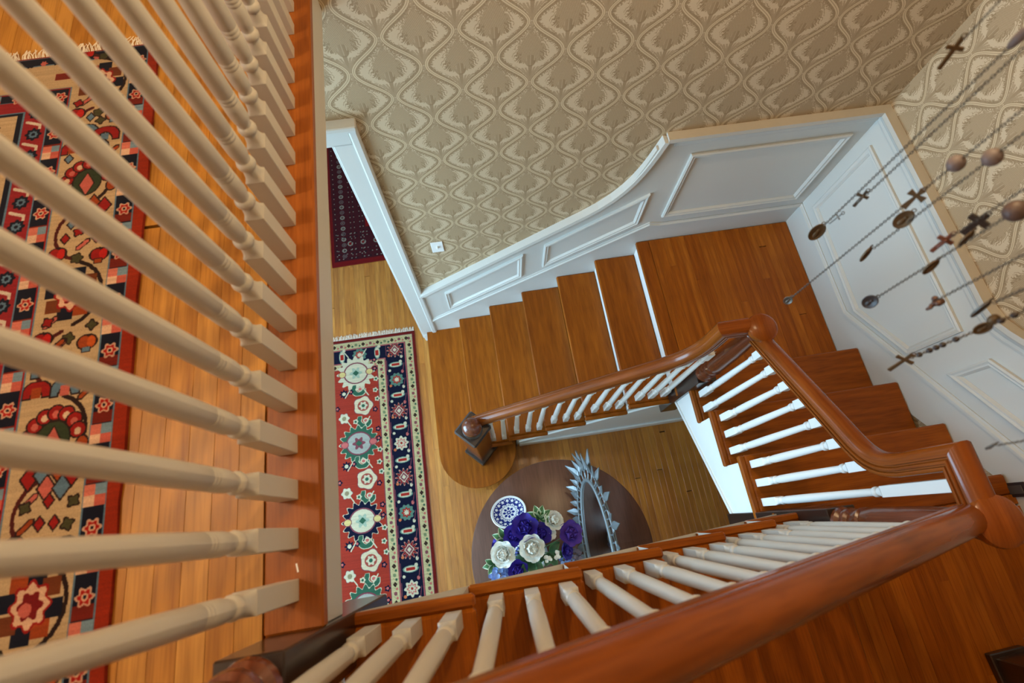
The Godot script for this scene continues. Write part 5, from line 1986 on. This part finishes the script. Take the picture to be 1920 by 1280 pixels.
func cross_mesh(h: float, w: float, bar: float, flare: float, th: float, figure := false) -> ArrayMesh:
	var s := st()
	var b := bar / 2
	var f := b + flare
	var yb := h * 0.18
	prism(s, [Vector2(-f, -h / 2), Vector2(f, -h / 2), Vector2(b, yb - b), Vector2(w / 2, yb - f), Vector2(w / 2, yb + f), Vector2(b, yb + b), Vector2(f, h / 2), Vector2(-f, h / 2), Vector2(-b, yb + b), Vector2(-w / 2, yb + f), Vector2(-w / 2, yb - f), Vector2(-b, yb - b)], -th, th, AX_XY)
	torus(s, 0.0028, 0.0008, 10, 5, Transform3D(Basis(), Vector3(0, h / 2 + 0.0024, 0)))
	if figure:
		ball(s, Vector3(0, yb + h * 0.03, th + 0.001), Vector3(0.0022, 0.0026, 0.002), 8, 6)
		ball(s, Vector3(0, yb - h * 0.2, th + 0.001), Vector3(0.0024, h * 0.24, 0.002), 8, 6)
		ball(s, Vector3(0, yb, th + 0.001), Vector3(w * 0.40, 0.0014, 0.0014), 8, 6)
	return done(s)


func bead_mesh(rx: float, ry: float) -> ArrayMesh:
	var s := st()
	ball(s, Vector3.ZERO, Vector3(rx, ry, rx), 14, 10)
	return done(s)


func hang(called: String, label: String, category: String, z: float, y: float, parts: Array, chain_mat: Material, group: String, fat := 0.78) -> Node3D:
	var o := thing(called, label, category, Vector3(HX, y, z), 0.0, group)
	tag(put("chain", chain_mesh(0.0, ROD - y, fat), chain_mat, o), "", "", "", "stuff")
	for p in parts:
		# name, mesh, material, height, yaw, sideways
		put(p[0], p[1], p[2], o, Transform3D(facing(p[4], -0.25 if p[0] != "bead" else 0.0), Vector3(p[5].x, p[3] - y, p[5].y)))
	return o


func hanging_things() -> void:
	var rod := thing("hanging_rod", "thin dark iron rod spanning the stairwell that carries the hanging chains", "rod", Vector3(HX, ROD, 0))
	var s := st()
	lathe(s, [Vector2(0.0, 0.0), Vector2(0.008, 0.0), Vector2(0.008, ZF), Vector2(0.0, ZF)], 12, Transform3D(Basis(Vector3(1, 0, 0), PI / 2), Vector3.ZERO))
	put("bar", done(s), M.blackwood, rod)
	var G := "rosary chains hanging in the stairwell"
	var Z := Vector2.ZERO
	var tor := -1.10    # turned towards the gallery
	# far left: thin chain with a little gold cross
	hang("chain_pendant", "thin chain with a small golden brown cross against the papered corner", "pendant", 1.171, 3.752, [["cross", cross_mesh(0.042, 0.022, 0.005, 0.0, 0.002), M.bronze, 3.728, tor + 0.7, Z]], M.steel, G, 0.65)
	# double strand
	var a := hang("rosary", "double stranded chain with a large oval medal, crucifix and small cross", "rosary", 1.228, 3.397, [
		["medal", medal_mesh(0.0135, 0.0215), M.bronze, 3.370, tor + 0.75, Z],
		["crucifix", cross_mesh(0.034, 0.019, 0.0038, 0.0006, 0.0016, true), M.steel, 3.492, tor + 0.5, Vector2(0.004, 0.010)],
		["small_cross", cross_mesh(0.030, 0.012, 0.0022, 0.0, 0.0010), M.steel, 3.425, tor - 0.3, Vector2(0.002, 0.006)],
		["bead", bead_mesh(0.0062, 0.017), mat(c8(112, 100, 98), 0.5), 3.800, 0.0, Z]], M.steel, G)
	tag(put("second_chain", chain_mesh(0.112, ROD - 3.397, 0.78, 0.004, 0.012), M.steel, a), "", "", "", "stuff")
	# long one reaching lowest
	hang("rosary", "longest chain ending in a small grey medal over the lower landing", "rosary", 1.304, 3.222, [
		["medal", medal_mesh(0.009, 0.012), M.steel, 3.208, tor + 0.3, Z],
		["cross", cross_mesh(0.036, 0.024, 0.004, 0.0026, 0.0018), M.bronze, 3.590, tor + 0.2, Vector2(-0.006, 0.004)],
		["bead", bead_mesh(0.0115, 0.0115), mat(c8(112, 100, 98), 0.5), 3.665, 0.0, Z]], M.steel, G)
	hang("rosary", "chain ending in an edge-on brown medal with a big oval medal above it", "rosary", 1.330, 3.480, [
		["medal", medal_mesh(0.0085, 0.018), M.bronze, 3.458, tor + 1.40, Z],
		["oval_medal", medal_mesh(0.0115, 0.0175), M.bronze, 3.558, tor + 0.2, Vector2(-0.004, -0.006)],
		["bead", bead_mesh(0.0115, 0.0115), mat(c8(112, 100, 98), 0.5), 3.708, 0.0, Z]], M.steel, G)
	hang("rosary", "chain with a black cross above a reddish wooden crucifix", "rosary", 1.389, 3.614, [
		["crucifix", cross_mesh(0.036, 0.021, 0.0052, 0.0, 0.0020, true), M.redwood, 3.593, tor + 0.35, Z],
		["cross", cross_mesh(0.036, 0.026, 0.0075, 0.0, 0.0028), M.blackwood, 3.645, tor + 0.2, Vector2(0.003, 0.002)]], M.steel, G)
	hang("rosary", "chain ending in a dark oval medal facing the camera on the white panel", "rosary", 1.407, 3.446, [
		["medal", medal_mesh(0.0115, 0.0150), M.blackwood, 3.424, tor, Z],
		["leaf_medal", medal_mesh(0.0085, 0.016), M.bronze, 3.560, tor + 1.1, Vector2(0.0, 0.004)],
		["slim_medal", medal_mesh(0.0065, 0.014), M.bronze, 3.628, tor + 1.2, Vector2(0.0, -0.004)],
		["bead", bead_mesh(0.0135, 0.0135), mat(c8(88, 70, 64), 0.5), 3.700, 0.0, Z]], M.steel, G)
	# ornate figure
	var fg := hang("chain_pendant", "chain ending in a lumpy ornate bronze charm", "pendant", 1.460, 3.548, [], M.steel, G)
	s = st()
	var r := RandomNumberGenerator.new()
	r.seed = 77
	for i in 11:
		ball(s, Vector3(r.randf_range(-0.007, 0.007), -0.010 + r.randf_range(-0.010, 0.010), r.randf_range(-0.007, 0.007)), Vector3.ONE * r.randf_range(0.003, 0.0055), 8, 6)
	ball(s, Vector3(0.004, -0.026, 0.004), Vector3(0.0028, 0.006, 0.0028), 8, 6)
	put("charm", done(s), mat(c8(96, 70, 58), 0.45, null, 0.4), fg)
	hang("chain_pendant", "chain ending in a slim grey leaf shaped medal by the cap moulding", "pendant", 1.499, 3.622, [["medal", medal_mesh(0.0070, 0.0185), M.steel, 3.600, tor + 1.2, Z]], M.steel, G)
	var bl := []
	for yb in [3.474, 3.495, 3.508, 3.521, 3.545, 3.618, 3.637, 3.656, 3.70, 3.72, 3.74, 3.80]:
		bl.append(["bead", bead_mesh(0.0042, 0.0048), M.blackwood, yb, 0.0, Z])
	bl.append(["crucifix", cross_mesh(0.052, 0.027, 0.0042, 0.0008, 0.0016), M.bronze, 3.432, tor + 0.45, Z])
	bl.append(["centre_medal", medal_mesh(0.0085, 0.013), M.bronze, 3.590, tor + 0.5, Z])
	bl.append(["charm", bead_mesh(0.0065, 0.0085), M.bronze, 3.606, 0.0, Vector2(0.004, -0.006)])
	hang("rosary", "rosary of dark round beads ending in a slim brown crucifix", "rosary", 1.524, 3.458, bl, M.bronze, G)
	hang("chain_pendant", "short thin chain near the right edge ending in a sliver of metal", "pendant", 1.678, 3.532, [["medal", medal_mesh(0.0030, 0.010), M.steel, 3.520, tor + 1.3, Z]], M.steel, G, 0.65)
